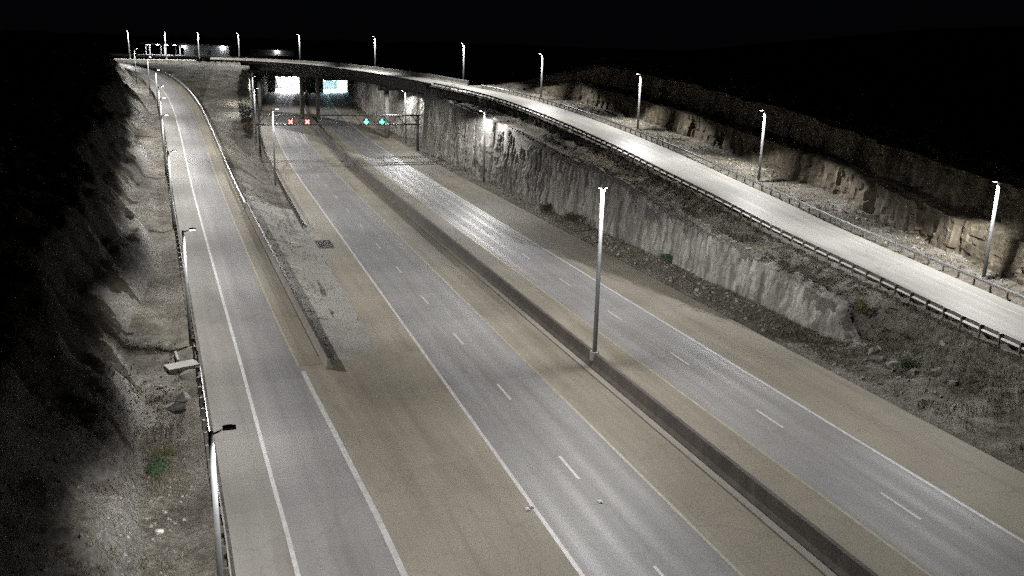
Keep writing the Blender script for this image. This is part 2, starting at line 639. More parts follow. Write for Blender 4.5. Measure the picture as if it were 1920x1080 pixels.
def bluff_shift(s):
    return 1.2 + 3.6 * sstep(58, 98, s)


def bluff_profile(d):
    return np.interp(d, BLUFF[:, 0], BLUFF[:, 1])


def terrain_z(s, t):
    s, t = np.asarray(s, float).ravel(), np.asarray(t, float).ravel()
    tt = t - curve(s)
    x, y = s, t
    do, eo, io = signed(OC, ON, s, t)
    dr, er, ir = signed(RAMP, RN, s, t)
    rough = fbm(x / 3.1, y / 3.1, 5, 1)
    rougher = fbm(x / 11, y / 11, 4, 2)
    # ---- right of the highway: verge, cut, bench, overpass road, hillside
    cb = cliff_base(s)
    ct = cliff_top(s)
    rim = np.interp(s, RIM_S, RIM_Z)
    f = np.clip((tt - cb) / 2.2, 0, 1)
    verge = .05 + .16 * sstep(44.6, 48.5, tt) + .12 * rough * sstep(44.5, 46.5, tt)
    bench = ct + (rim + .2 - ct) * sstep(0, 1, (tt - cb - 2.2) / np.maximum(1.5, 55.2 - cb - 2.2)) + .35 * rough
    zr = np.where(tt < cb + .8, verge, bench)
    slope_near = verge + (rim - .1) * sstep(0, 1, (tt - 48.3) / 7.0) + .3 * rough
    k = sstep(47, 62, s)
    zr = slope_near * (1 - k) + zr * k
    fo = sstep(215, 170, s)                          # hillside fades out where the road leaves for the bridge
    up = np.clip(do - 7.4, 0, None)
    hill = bluff_profile(do - 1.1 - bluff_shift(s)) * fo + .05 * up * (1 - fo)
    zo = eo + .05 + np.where(do > 6.2, hill + (.3 * rough + .35 * rougher) * sstep(6.6, 10, do), 0)
    on_road = (io < over_s(206)) & (do > -7.5)
    w = sstep(-7.0, -5.4, do)
    zr = np.where(on_road, zr * (1 - w) + (zo - np.where(np.abs(do) < 4.5, .32, .12)) * w, zr)
    far_r = (io >= over_s(206)) & (tt > cb + .8)
    zr = np.where(far_r, rim - .4 + .3 * rough + .5 * rougher, zr)
    # ---- left of the highway: gore, ramp, rock slope
    right_edge = 6.5
    fl = np.clip((dr - right_edge) / np.maximum(.2, (dr - right_edge) + (11.0 - tt)), 0, 1)
    gore = er * (1 - sstep(0, 1, fl)) - .3 * sstep(70, 80, s) * sstep(0, .06, fl) * sstep(1, .6, fl) + .05 * rough * sstep(0, .25, fl) * sstep(1, .8, fl)
    cut = np.where(tt < 8.8 + .5 * rougher, er - .2 + .5 * rough, .02)
    kw = sstep(S_WALL, S_WALL + 14, s)
    zl = gore * (1 - kw) + cut * kw
    zl = np.where(dr < right_edge, er, zl)
    dl = -dr - 3.4                                    # left of the ramp's guardrail
    vw = 3.2 + 1.5 * np.sin(s / 9.0) * sstep(55, 75, s)
    upl = np.clip(dl - vw, 0, None)
    slope = np.minimum(upl * 1.25 + .5 * np.sin(upl * 1.4), 6.5 + .12 * upl)
    zleft = er + .1 * np.clip(dl, 0, vw) * .3 - .28 * np.exp(-((dl - 1.1) / .8) ** 2) + .22 * rough * sstep(.2, 2.0, dl) + slope + (.9 * rough + .8 * rougher + 1.1 * (.5 - np.abs(fbm(x / 4.3, y / 4.3, 4, 6)) * 2.2)) * sstep(0, 2.5, upl) + .8 * (vnoise(np.floor(x / 1.7 + .5 * rough), np.floor(y / 1.3 + .5 * rough), 66) - .5) * sstep(.3, 2.0, upl)
    zl = np.where(dl > 0, zleft, zl)
    # plateau by the overpass on the left
    kp = sstep(285, 325, s)
    zl = zl * (1 - kp) + (15.6 + .25 * rough) * kp
    zl = np.where((tt > 8.8) & (kw > .5), .02, zl)
    lv = np.abs(do) < 6.4
    zl = np.where(lv & (tt < 6) & (io >= over_s(300)), eo - .13, zl)
    rl = (np.abs(dr + 0) < 8) & (dr > -3.2) & (dr < 6.4) & (s < 333)
    zl = np.where(rl, er - .13, zl)
    # ---- put together
    z = np.where(tt > 44.4, zr, np.where(tt < 11.3, zl, np.where(tt < 11.8, -.02, -.14)))
    gravel_gore = (tt > 9.8) & (tt < 11.4) & (s < S_WALL)
    z = np.where(gravel_gore, -.02 + np.maximum(zl, 0) * sstep(11.3, 9.9, tt), z)
    # beyond the portal the hill runs on over the tubes
    z = np.where((s > S_PORTAL + 50) & (tt > 0) & (tt < 60), 14.0 + .5 * rougher, z)
    # wide country
    r = np.hypot(s - 150, t - 20)
    z = np.where(r > 420, z + .012 * np.clip(r - 420, 0, 1500) * (.5 + rougher), z)
    # paved gore stays below the slabs
    z = np.where((s < 65.5) & (dr > -3.2) & (tt < 12), np.minimum(z, er - .12), z)
    return z


def axis(segs):
    out = [segs[0][0]]
    for a, b, st in segs:
        n = max(1, int(round((b - a) / st)))
        out += list(a + (b - a) * np.arange(1, n + 1) / n)
    return np.array(out)


sa = axis([(-900, -100, 100), (-100, 20, 8), (20, 75, .4), (75, 130, .55), (130, 230, .8), (230, 380, 1.6), (380, 470, 3), (470, 520, 10), (520, 900, 30), (900, 4200, 300)])
ta = axis([(-3600, -600, 300), (-600, -90, 30), (-90, -40, 3), (-40, -22, .9), (-22, 12, .42), (12, 44, 4), (44, 57, .35), (57, 66, 1.0), (66, 84, .45), (84, 130, 1.6), (130, 600, 30), (600, 3600, 300)])
S_, T_ = np.meshgrid(sa, ta, indexing='ij')
TT = T_ + curve(np.minimum(S_, 470))
Z_ = terrain_z(S_.ravel(), TT.ravel())
V = np.stack([US[0] * S_.ravel() + NT[0] * TT.ravel(), US[1] * S_.ravel() + NT[1] * TT.ravel(), Z_], 1)
ground = obj('ground', grid_mesh('ground', V, len(sa), len(ta)), 'terrain_ground')
tag(ground, kind='structure')
# brown soil on the hill beyond the overpass road
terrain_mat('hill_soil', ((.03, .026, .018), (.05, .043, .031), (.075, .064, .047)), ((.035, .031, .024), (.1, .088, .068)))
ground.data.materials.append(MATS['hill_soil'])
_nv = len(ta) - 1
_jj = np.tile(np.arange(_nv), len(sa) - 1)
_ii = np.repeat(np.arange(len(sa) - 1), _nv)
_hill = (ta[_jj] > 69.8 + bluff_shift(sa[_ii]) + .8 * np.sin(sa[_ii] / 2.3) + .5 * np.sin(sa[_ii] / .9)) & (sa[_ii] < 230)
_fs, _ft = sa[_ii], ta[_jj] + curve(np.minimum(sa[_ii], 470))
_m = (ta[_jj] < -2) & (ta[_jj] > -60)
_dl = np.full(len(_fs), 99.0)
_dl[_m] = -signed(RAMP, RN, _fs[_m], _ft[_m])[0] - 3.4
_left = ((ta[_jj] < -3) & (_dl > 5.6 + 4.5 * sstep(50, 44, _fs) + 1.2 * np.sin(_fs / 1.7) + .9 * np.sin(_fs / .63)) & (_fs < 300))
terrain_mat('olive_grass_ground', ((.06, .06, .04), (.085, .083, .058), (.12, .115, .085)), ((.06, .056, .046), (.13, .125, .105)))
ground.data.materials.append(MATS['olive_grass_ground'])
_fill = (ta[_jj] < 10.5) & (_fs > 128 + 5 * np.sin(ta[_jj] / 1.3)) & ~_left & (_dl < 0)
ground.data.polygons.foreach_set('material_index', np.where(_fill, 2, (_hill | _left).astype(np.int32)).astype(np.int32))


def ground_z(s, t):
    return terrain_z(np.array([s]), np.array([t]))[0]


# rock cut along the right side of the highway
def rock_wall(name, s0, s1, ds, rows):
    ss = np.arange(s0, s1, ds)
    vv = np.linspace(0, 1, rows)
    S2, V2 = np.meshgrid(ss, vv, indexing='ij')
    top = cliff_top(S2) + .25
    z = -.3 + (top + .3) * V2
    groove = -.34 * np.abs(np.sin(math.pi * (S2 + .12 * fbm(S2 / 3, z / 4, 2, 3)) / 1.0)) ** .6 * (.45 + .9 * vnoise(S2 / 2.2, z / 7, 8))
    block = .3 * (np.floor(3 * (vnoise(S2 / 2.3 + .2 * np.sin(z * 2), z / 1.5, 31))) / 3 - .4)
    ledge = .22 * fbm(S2 / 6, z / 1.1, 3, 41)
    out = .42 * fbm(S2 / 4.2, z / 4.0, 5, 51) + .16 * fbm(S2 / .6, z / .8, 3, 61)
    jx, jz = .5 * fbm(S2 / 2, z / 2, 2, 33), .4 * fbm(S2 / 2, z / 2, 2, 34)
    cellr = vnoise(np.floor(S2 / 1.0 + jx), np.floor(z / 1.3 + jz), 35)
    out = out + .2 * (cellr - .5)
    keep = sstep(0, .15, V2)
    tt = cliff_base(S2) + .15 + 1.15 * V2 ** 1.2 + (groove + block + ledge + out) * (.35 + .65 * keep) * np.minimum(1, top / 2.5) + .9 * sstep(.9, 1, V2)
    t = tt + curve(S2)
    V = np.stack([US[0] * S2.ravel() + NT[0] * t.ravel(), US[1] * S2.ravel() + NT[1] * t.ravel(), z.ravel()], 1)
    o = obj(name, grid_mesh(name, V, len(ss), rows, False), 'cut_rock')
    return tag(o, kind='structure')


def bluffs():
    """stepped brown rock face behind the overpass road"""
    D = OC[(OC[:, 0] > 30) & (np.arange(len(OC)) < over_s(200))]
    L = np.concatenate([[0], np.cumsum(np.linalg.norm(np.diff(D[:, :2], axis=0), axis=1))])
    q = np.arange(0, L[-1], .25)
    D = np.stack([np.interp(q, L, D[:, k]) for k in range(3)], 1)
    Nn = normals(D)
    v = np.concatenate([np.linspace(8.0, 8.2, 2), np.linspace(8.25, 8.75, 20), np.linspace(8.9, 10.9, 6), np.linspace(10.95, 11.5, 20), np.linspace(11.8, 15, 5)])
    fo = sstep(205, 165, D[:, 0])[:, None]
    z = bluff_profile(v)[None, :] * fo
    q2, v2 = np.meshgrid(q, v, indexing='ij')
    crack = -.45 * np.clip(1 - np.abs(((q2 + 1.5 * fbm(q2 / 5, z / 3, 2, 101)) % 7.3) - 3.6) / .35, 0, 1)
    jut = 1.1 * (vnoise(np.floor(q2 / 3.1 + .4 * fbm(q2, z, 2, 102)), np.floor(v2 / 2.6), 103) - .5)
    cell = .3 * (vnoise(np.floor(q2 / .9 + .4 * fbm(q2, z, 2, 104)), np.floor(z / .8 + .5 * fbm(q2 / 2, z, 2, 105)), 106) - .5)
    d = v2 + (.32 * fbm(q2 / 3, z / 2.5, 5, 107) + jut + cell - crack) * sstep(8.0, 8.3, v2)
    z = z + (.5 * fbm(q2 / 4, v2 / 2, 3, 108) * sstep(8.7, 9.2, v2) - .25)
    d = d + bluff_shift(D[:, 0])[:, None]
    P = D[:, None, :2] + Nn[:, None, :] * d[:, :, None]
    zz = D[:, 2:3] + z
    V = np.stack([US[0] * P[..., 0] + NT[0] * P[..., 1], US[1] * P[..., 0] + NT[1] * P[..., 1], zz], -1).reshape(-1, 3)
    return tag(obj('rock_bluff', grid_mesh('rock_bluff', V, len(q), len(v), False), 'brown_rock'), kind='structure')


bluffs()
rock_wall('rock_cut', 46, 232, .2, 44)
rock_wall('far_rock_cut', 232, S_PORTAL + 1, .5, 26)


# ------------------------------------------------------------------ highway pavement and markings
def hwy_strip(mb, t0, t1, z, s0, s1, ds=4.0):
    n = max(1, int(math.ceil((s1 - s0) / ds)))
    for k in range(n):
        a, b = s0 + (s1 - s0) * k / n, s0 + (s1 - s0) * (k + 1) / n
        mb.quad(H(a, t0, z), H(a, t1, z), H(b, t1, z), H(b, t0, z), ((0, a), (t1 - t0, a), (t1 - t0, b), (0, b)))


def structure(name, mb, mat):
    return tag(mb.build(name, mat), kind='structure')


SEND = S_PORTAL + 45
lc, rc = MB(), MB()
hwy_strip(lc, 15.0, 22.4, 0, -30, SEND)
hwy_strip(rc, 30.6, 37.8, 0, -30, SEND)
left_road = structure('left_carriageway', lc, 'lane_concrete')
right_road = structure('right_carriageway', rc, 'lane_concrete')
for nm, a, b in (('left_inner_shoulder', 22.4, 26.05), ('right_inner_shoulder', 27.35, 30.6), ('right_outer_shoulder', 37.8, 44.1)):
    mb = MB()
    hwy_strip(mb, a, b, 0, -30, SEND)
    structure(nm, mb, 'shoulder_concrete')
mb = MB()
hwy_strip(mb, 11.6, 15.0, 0, 66, SEND)
structure('left_outer_shoulder', mb, 'shoulder_concrete')
mb = MB()
hwy_strip(mb, 26.05, 26.52, .012, -30, SEND)
structure('median_gutter', mb, 'gutter_concrete')
mb = MB()
hwy_strip(mb, 25.93, 26.06, .006, -30, SEND)
structure('gutter_joint', mb, 'barrier_concrete')

mz = .005


def marking(parent, name, t0, t1, s0, s1, mat):
    mb = MB()
    hwy_strip(mb, t0, t1, mz, s0, s1)
    return mb.build(name, mat, parent)


marking(left_road, 'edge_line', 15.02, 15.25, -30, SEND, 'white_paint')
marking(left_road, 'yellow_line', 22.15, 22.33, -30, SEND, 'yellow_paint')
marking(right_road, 'yellow_line', 30.68, 30.86, -30, SEND, 'yellow_paint')
marking(right_road, 'edge_line', 37.5, 37.74, -30, SEND, 'white_paint')
for road, tc, s_end in ((left_road, 18.68, 33.2), (right_road, 34.2, 36.3)):
    for k in range(-1, 30):
        e = s_end + 12.19 * k
        marking(road, 'lane_dash', tc - .085, tc + .085, e - 3.05, e, 'white_paint')


def path_strip(mb, D, a, b, dz=0.0, i0=0, i1=None, step=2, u0=0.0):
    """ribbon between two offsets of a path"""
    i1 = len(D) - 1 if i1 is None else i1
    a = np.broadcast_to(np.asarray(a, float), (len(D),))
    b = np.broadcast_to(np.asarray(b, float), (len(D),))
    PA, PB = toW(offset(D, a, dz)), toW(offset(D, b, dz))
    L = np.concatenate([[0], np.cumsum(np.linalg.norm(np.diff(PA[:, :2], axis=0), axis=1))])
    ix = list(range(i0, i1, step)) + [i1]
    for p, q in zip(ix[:-1], ix[1:]):
        mb.quad(PA[p], PB[p], PB[q], PA[q], ((u0, L[p]), (u0 + b[p] - a[p], L[p]), (u0 + b[q] - a[q], L[q]), (u0, L[q])))


lane_w = 3.95 + .65 * sstep(80, 36, RAMP[:, 0])
mb = MB()
path_strip(mb, RAMP, 0, lane_w)
ramp_road = structure('ramp_road', mb, 'ramp_concrete')
mb = MB()
path_strip(mb, RAMP, -2.55, 0)
structure('ramp_left_shoulder', mb, 'ramp_shoulder_concrete')
mb = MB()
path_strip(mb, RAMP, lane_w, 5.75, 0, i0=ramp_i(64))
structure('ramp_right_shoulder', mb, 'shoulder_concrete')
mb = MB()
path_strip(mb, RAMP, -.02, .2, mz)
mb.build('edge_line', 'white_paint', ramp_road)
mb = MB()
path_strip(mb, RAMP, lane_w - .16, lane_w, mz, i0=ramp_i(65))
mb.build('yellow_line', 'yellow_paint', ramp_road)
mb = MB()
path_strip(mb, RAMP, lane_w - .12, lane_w + .2, mz + .004, i1=ramp_i(63))
mb.build('gore_line', 'white_paint', ramp_road)
# paved gore between ramp and highway
mb = MB()
i0, i1 = 0, ramp_i(66)
PE = toW(offset(RAMP, lane_w))
for p in range(i0, i1, 2):
    q = min(p + 2, i1)
    for k in range(4):
        f0, f1 = k / 4, (k + 1) / 4
        A0, A1 = PE[p], PE[q]
        sA, sB = RAMP[p, 0], RAMP[q, 0]
        B0, B1 = H(sA, 15.0), H(sB, 15.0)
        w0 = 9.0
        mb.quad(A0 + (B0 - A0) * f0, A0 + (B0 - A0) * f1, A1 + (B1 - A1) * f1, A1 + (B1 - A1) * f0,
                ((f0 * w0, sA), (f1 * w0, sA), (f1 * w0, sB), (f0 * w0, sB)))
structure('paved_gore', mb, 'shoulder_concrete')

# overpass road
mb = MB()
path_strip(mb, OVER, .55, OW - .45)
over_road = structure('overpass_road', mb, 'overpass_concrete')
mb = MB()
path_strip(mb, OVER, OW - 2.35, OW - 2.2, mz)
mb.build('edge_line', 'white_paint', over_road)
mb = MB()
path_strip(mb, OVER, 1.75, 1.87, mz)
mb.build('yellow_line', 'yellow_paint', over_road)

# pale gravel between the ramp barrier and the highway shoulder
_ss = np.arange(65.6, 132, .5)
_ff = np.linspace(0, 1, 14)
_GI = np.array([offset(RAMP, 6.45)[ramp_i(x)] for x in _ss])
_GS, _GT = [], []
for k, x in enumerate(_ss):
    t1 = 11.75 + .45 * float(fbm(np.array([x / 2.1]), np.array([0.0]), 3, 73)[0])
    _GS.append(x - (1.5 + 2.6 * fbm(_ff * 2.7, _ff * 0, 3, 74)) * math.exp(-(x - 65.6) / 3.0))
    _GT.append(_GI[k, 1] + (t1 - _GI[k, 1]) * _ff)
_GS, _GT = np.array(_GS).ravel(), np.array(_GT).ravel()
_GZ = terrain_z(_GS, _GT) + .022 + .02 * (fbm(_GS / 1.3, _GT / 1.3, 3, 71) + .2)
_GZ = np.where((_GS < 68) | (_GT > 11.3), np.maximum(_GZ, .014), _GZ)
gv = obj('gravel_gore', grid_mesh('gravel_gore', np.stack([US[0] * _GS + NT[0] * _GT, US[1] * _GS + NT[1] * _GT, _GZ], 1), len(_ss), 14), 'gravel')
tag(gv, kind='structure')

# earth over the tunnel tubes
_ss = np.arange(S_PORTAL + .8, S_PORTAL + 54, 4.0)
_tt = np.arange(6, 90, 4.0)
_a, _b = np.meshgrid(_ss, _tt, indexing='ij')
_z = 12.9 + .06 * (_a - S_PORTAL) + .5 * fbm(_a / 9, _b / 9, 3, 72)
hc = obj('hill_over_tunnel', grid_mesh('hill_over_tunnel', np.stack([US[0] * _a.ravel() + NT[0] * _b.ravel(), US[1] * _a.ravel() + NT[1] * _b.ravel(), _z.ravel()], 1), len(_ss), len(_tt)), 'terrain_ground')
tag(hc, kind='structure')

# ------------------------------------------------------------------ barriers
s_list = np.arange(-30, SEND, 3.0)
mb = MB()
mb.sweep([H(s, 26.93) for s in s_list], [(-.4, -.12), (-.4, .08), (-.24, .34), (-.13, 1.12), (.13, 1.12), (.24, .34), (.4, .08), (.4, -.12)])
o = mb.build('median_barrier', 'barrier_concrete')
tag(o, 'long dark brown concrete barrier running down the middle of the highway', 'barrier')

RB = offset(RAMP, 6.1)
ia, ib = ramp_i(63.0), ramp_i(120.5)
mb = MB()
mb.sweep(toW(RB[ia:ib]), [(-.28, -.1), (-.28, .08), (-.16, .3), (-.08, .81), (.08, .81), (.16, .3), (.28, .08), (.28, -.5), (-.28, -.5)])
o = mb.build('ramp_barrier', 'ramp_barrier_concrete')
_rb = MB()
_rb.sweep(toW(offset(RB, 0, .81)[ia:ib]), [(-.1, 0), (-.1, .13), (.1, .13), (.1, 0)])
_rb.build('dark_top_strip', 'lamp_housing', o)  # narrow dark strip laid along the barrier top
tag(o, 'concrete barrier with a dark top between the ramp and the gravel gore', 'barrier')

# guardrails: W-beam rail on posts
_post = MB()
_post.box((0, 0, .3), (.15, .1, 1.0))
POST_STEEL = _post.mesh('post')
POST_STEEL.materials.append(MATS['weathered_steel'])
_block = MB()
_block.box((0, 0, 0), (.16, .14, .34))
BLOCK = _block.mesh('blockout')
BLOCK.materials.append(MATS['post_wood'])


def guardrail(label, path, side, mat='galvanised_steel', name='guardrail', every=1.905, end_cap=True, blocks=True):
    """path: world points at ground level along the rail; side: +1 posts to the right of the rail, -1 to the left"""
    P = np.array(path, float)
    t = thing(name, label, 'guardrail', tuple(P[0]))
    prof = [(0, .46), (.055, .5), (.055, .54), (0, .58), (0, .62), (.055, .66), (.055, .7), (0, .775)]
    prof = [(-side * (a - .06), b) for a, b in prof]
    back = [(a + side * .022, b) for a, b in reversed(prof)]
    mb = MB()
    mb.sweep(P, prof + back)
    mb.build('rail', mat, t)
    L = np.concatenate([[0], np.cumsum(np.linalg.norm(np.diff(P, axis=0), axis=1))])
    d = every * .5
    while d < L[-1]:
        q = np.array([np.interp(d, L, P[:, k]) for k in range(3)])
        k = min(np.searchsorted(L, d), len(P) - 1)
        T = P[k] - P[max(k - 1, 0)]
        a = math.atan2(T[1], T[0])
        R = np.array([math.sin(a), -math.cos(a), 0])
        c = q + R * side * .3
        o = obj('post', POST_STEEL, None, t)
        o.matrix_world = Matrix.Translation(c) @ Matrix.Rotation(a + math.pi / 2, 4, 'Z')
        o.matrix_basis = o.matrix_world
        if blocks:
            c2 = q + R * side * .165
            o2 = obj('blockout', BLOCK, None, t)
            o2.matrix_basis = Matrix.Translation((c2[0], c2[1], c2[2] + .61)) @ Matrix.Rotation(a + math.pi / 2, 4, 'Z')
        d += every
    if end_cap:
        e = P[0]
        T = P[0] - P[1]
        T /= np.linalg.norm(T)
        mb = MB()
        a = math.atan2(T[1], T[0])
        mb.box(tuple(e + T * .2 + np.array([0, 0, .6])), (.45, .3, .42), Matrix.Rotation(a, 3, 'Z'))
        mb.build('end_terminal', mat, t)
    return t


def sub(D, s0, s1, step=2):
    a, b = int(np.argmin(np.abs(D[:, 0] - s0))), int(np.argmin(np.abs(D[:, 0] - s1)))
    return toW(D[a:b + 1:step])


guardrail('guardrail on the highway side of the climbing overpass road above the rock cut', sub(OVER, 33, 203), -1, 'weathered_steel', end_cap=False)
guardrail('guardrail on the far side of the overpass road in front of the lit verge', sub(offset(OVER, OW), 40, 200), 1, 'galvanised_steel', end_cap=False)
guardrail('guardrail along the left edge of the ramp beside the dirt verge', sub(offset(RAMP, -2.75), 27, 66), -1, 'galvanised_steel')
guardrail('guardrail along the left ramp edge from the concrete pad up the hill', sub(offset(RAMP, -2.75), 67.6, 300), -1, 'weathered_steel', end_cap=False)
guardrail('bright guardrail along the right edge of the ramp climbing to the overpass', sub(offset(RAMP, 5.95), 121.4, 296), 1, 'galvanised_steel')
g2 = np.array([H(s, 11.35, .0) for s in np.arange(116, 262, 2.0)])
guardrail('dark guardrail between the gravel gore and the left highway shoulder', g2, -1, 'weathered_steel')


# ------------------------------------------------------------------ bridge
def ob(i, d, z):
    D = offset(OVER, d)
    p = D[i]
    return W(p[0], p[1], p[2] + z)


ia = over_s(203)
_left = [k for k in range(len(OVER)) if OVER[k, 1] < -2 and OVER[k, 0] > 300][0]
ib = _left
br = thing('overpass_bridge', 'long dark girder bridge crossing over the highway in front of the tunnel', 'bridge', tuple(ob(ia, OW / 2, -1.5)))
seg = OVER[ia:ib + 1]


def bpath(d, dz):
    return toW(offset(OVER, d, dz)[ia:ib + 1:2])


mb = MB()
mb.sweep(bpath(OW / 2, 0), [(-5.0, -.32), (5.0, -.32), (5.0, -.03), (-5.0, -.03)])
mb.build('deck', 'bridge_concrete', br)
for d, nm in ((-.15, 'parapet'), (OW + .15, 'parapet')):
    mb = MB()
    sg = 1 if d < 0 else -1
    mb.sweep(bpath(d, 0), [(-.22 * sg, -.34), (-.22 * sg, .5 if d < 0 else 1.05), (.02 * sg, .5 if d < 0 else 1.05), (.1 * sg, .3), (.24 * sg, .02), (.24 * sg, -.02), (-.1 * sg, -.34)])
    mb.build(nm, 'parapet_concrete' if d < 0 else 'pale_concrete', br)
for d in (.45, 3.2, 6.0, 8.75):
    mb = MB()
    mb.sweep(bpath(d, -.33), [(-.25, -2.1), (.25, -2.1), (.25, -2.02), (.03, -1.96), (.03, -.1), (.22, -.05), (.22, 0), (-.22, 0), (-.22, -.05), (-.03, -.1), (-.03, -1.96), (-.25, -2.02)])
    mb.build('girder', 'girder_steel', br)


def pier(i, half=4.3):
    zt = OVER[i, 2] - .33 - 2.12
    p0, p1, c = ob(i, .2, 0), ob(i, OW - .2, 0), ob(i, OW / 2, 0)
    ang = math.atan2((p1 - p0)[1], (p1 - p0)[0])
    M = Matrix.Rotation(ang, 3, 'Z')
    cap = MB()
    cap.box((c[0], c[1], zt - .6), (9.6, 1.5, 1.2), M)
    pc = cap.build('pier_cap', 'bridge_concrete', br)
    for q in (-2.7, 2.7):
        x = Vector((q, 0, 0))
        x = M @ x
        col = MB()
        col.tube([(c[0] + x.x, c[1] + x.y, -.3), (c[0] + x.x, c[1] + x.y, zt - 1.19)], [.62, .62], 16)
        col.build('pier_column', 'bridge_concrete', br, True)
    return pc


def crossing(tt_target):
    D = offset(OVER, OW / 2)
    k = [i for i in range(ia, ib) if D[i, 1] - curve(D[i, 0]) < tt_target][0]
    return k


for tt_ in (26.9, 45.3):
    pier(crossing(tt_) if tt_ < 40 else max(crossing(tt_), ia + 6))
pier(min(crossing(9.9), ib - 2))
for i, back in ((ia, -1), (ib, 1)):
    c, p0, p1 = ob(i, OW / 2, 0), ob(i, .2, 0), ob(i, OW - .2, 0)
    ang = math.atan2((p1 - p0)[1], (p1 - p0)[0])
    ab = MB()
    ab.box((c[0], c[1], c[2] - 2.9), (10.6, 1.6, 5.0), Matrix.Rotation(ang, 3, 'Z'))
    ab.build('abutment', 'bridge_concrete', br)


# ------------------------------------------------------------------ tunnel portals
def portal(name, label, tc, half, hgt, lampmat, n_rows):
    sP = S_PORTAL
    cur = float(curve(sP))
    t = thing(name, label, 'tunnel', tuple(W(sP, tc, 0)), 'lit tunnel portals beyond the bridge')
    M = Matrix(((NT[0], US[0], 0), (NT[1], US[1], 0), (0, 0, 1)))

    def bx(name_, s, tq, z, ds, dt, dz, mat, parent=t):
        q = MB()
        c = W(s, tq, z)
        q.box(tuple(c), (dt, ds, dz), M)
        return q.build(name_, mat, parent)
    wt = 15.5
    top = 13.6
    # head wall in three pieces round the opening
    w0, w1 = tc - 11.2, tc + 11.2
    bx('head_wall', sP, (w0 + tc - half) / 2, top / 2 - .2, 1.6, tc - half - w0, top, 'bridge_concrete')
    bx('head_wall', sP, (w1 + tc + half) / 2, top / 2 - .2, 1.6, w1 - tc - half, top, 'bridge_concrete')
    bx('lintel', sP - .003, tc, (hgt + top - .2) / 2, 1.6, half * 2, top - .2 - hgt, 'bridge_concrete')
    bx('coping', sP, tc, top + .05, 2.2, 22.4, .5, 'pale_concrete')
    L = 44
    for sg in (-1, 1):
        bx('tunnel_wall', sP + .8 + L / 2, tc + sg * (half + .2), hgt / 2, L, .4, hgt, 'tunnel_tile')
    bx('tunnel_ceiling', sP + .8 + L / 2, tc, hgt + .2, L, half * 2 + .8, .4, 'tunnel_tile')
    bx('tunnel_end', sP + .8 + L, tc, hgt / 2, .4, half * 2, hgt, 'tunnel_tile')
    for r in range(n_rows):
        x = tc + (r - (n_rows - 1) / 2) * (2 * half - 2.2) / max(1, n_rows - 1)
        bx('tunnel_light', sP + 18, x, hgt - .22, 30, .5, .14, lampmat)
    return t


portal('tunnel_portal', 'left tunnel mouth glaring white under the bridge', 38.0, 5.6, 7.0, 'tunnel_lamp_white', 4)
portal('tunnel_portal', 'right tunnel mouth with blue white glow under the bridge', 60.6, 5.8, 5.6, 'tunnel_lamp_cyan', 3)

# ------------------------------------------------------------------ light poles
_LENS = MB()
_LENS.box((0, 0, .013), (.36, .2, .01))
LENS = _LENS.mesh('lens')
LENS.materials.append(MATS['lamp_lens'])
_HS = MB()
_HS.box((0, 0, .065), (.48, .26, .1))
_HS.box((-.05, 0, .135), (.3, .18, .05))
HEAD = _HS.mesh('luminaire')
HEAD.materials.append(MATS['lamp_housing'])


def batwing(ld, cap, back, fwd):
    """road lantern optics: candela rise away from straight down, as in a photometric file"""
    ld.use_nodes = True
    nt = ld.node_tree
    em = nt.nodes['Emission']
    tc = N(nt, 'ShaderNodeTexCoord')
    sp = N(nt, 'ShaderNodeSeparateXYZ')
    nt.links.new(tc.outputs['Normal'], sp.inputs[0])
    ab = N(nt, 'ShaderNodeMath', operation='ABSOLUTE')
    nt.links.new(sp.outputs[2], ab.inputs[0])
    pw = N(nt, 'ShaderNodeMath', operation='POWER')
    nt.links.new(ab.outputs[0], pw.inputs[0])
    pw.inputs[1].default_value = -2.3
    mn = N(nt, 'ShaderNodeMath', operation='MINIMUM')
    nt.links.new(pw.outputs[0], mn.inputs[0])
    mn.inputs[1].default_value = cap
    # less light to the rear of the head than to the carriageway
    mr = N(nt, 'ShaderNodeMapRange', interpolation_type='SMOOTHSTEP')
    mr.inputs['From Min'].default_value = -.9
    mr.inputs['From Max'].default_value = -.4
    mr.inputs['To Min'].default_value = back
    mr.inputs['To Max'].default_value = 1.0
    nt.links.new(sp.outputs[1], mr.inputs['Value'])
    ml = N(nt, 'ShaderNodeMath', operation='MULTIPLY')
    nt.links.new(mn.outputs[0], ml.inputs[0])
    nt.links.new(mr.outputs[0], ml.inputs[1])
    # short throw across the road, long throw along it
    m2 = N(nt, 'ShaderNodeMapRange', interpolation_type='SMOOTHSTEP')
    m2.inputs['From Min'].default_value = fwd[0]
    m2.inputs['From Max'].default_value = fwd[1]
    m2.inputs['To Min'].default_value = 1.0
    m2.inputs['To Max'].default_value = .015
    nt.links.new(sp.outputs[1], m2.inputs['Value'])
    m3 = N(nt, 'ShaderNodeMath', operation='MULTIPLY')
    nt.links.new(ml.outputs[0], m3.inputs[0])
    nt.links.new(m2.outputs[0], m3.inputs[1])
    nt.links.new(m3.outputs[0], em.inputs['Strength'])


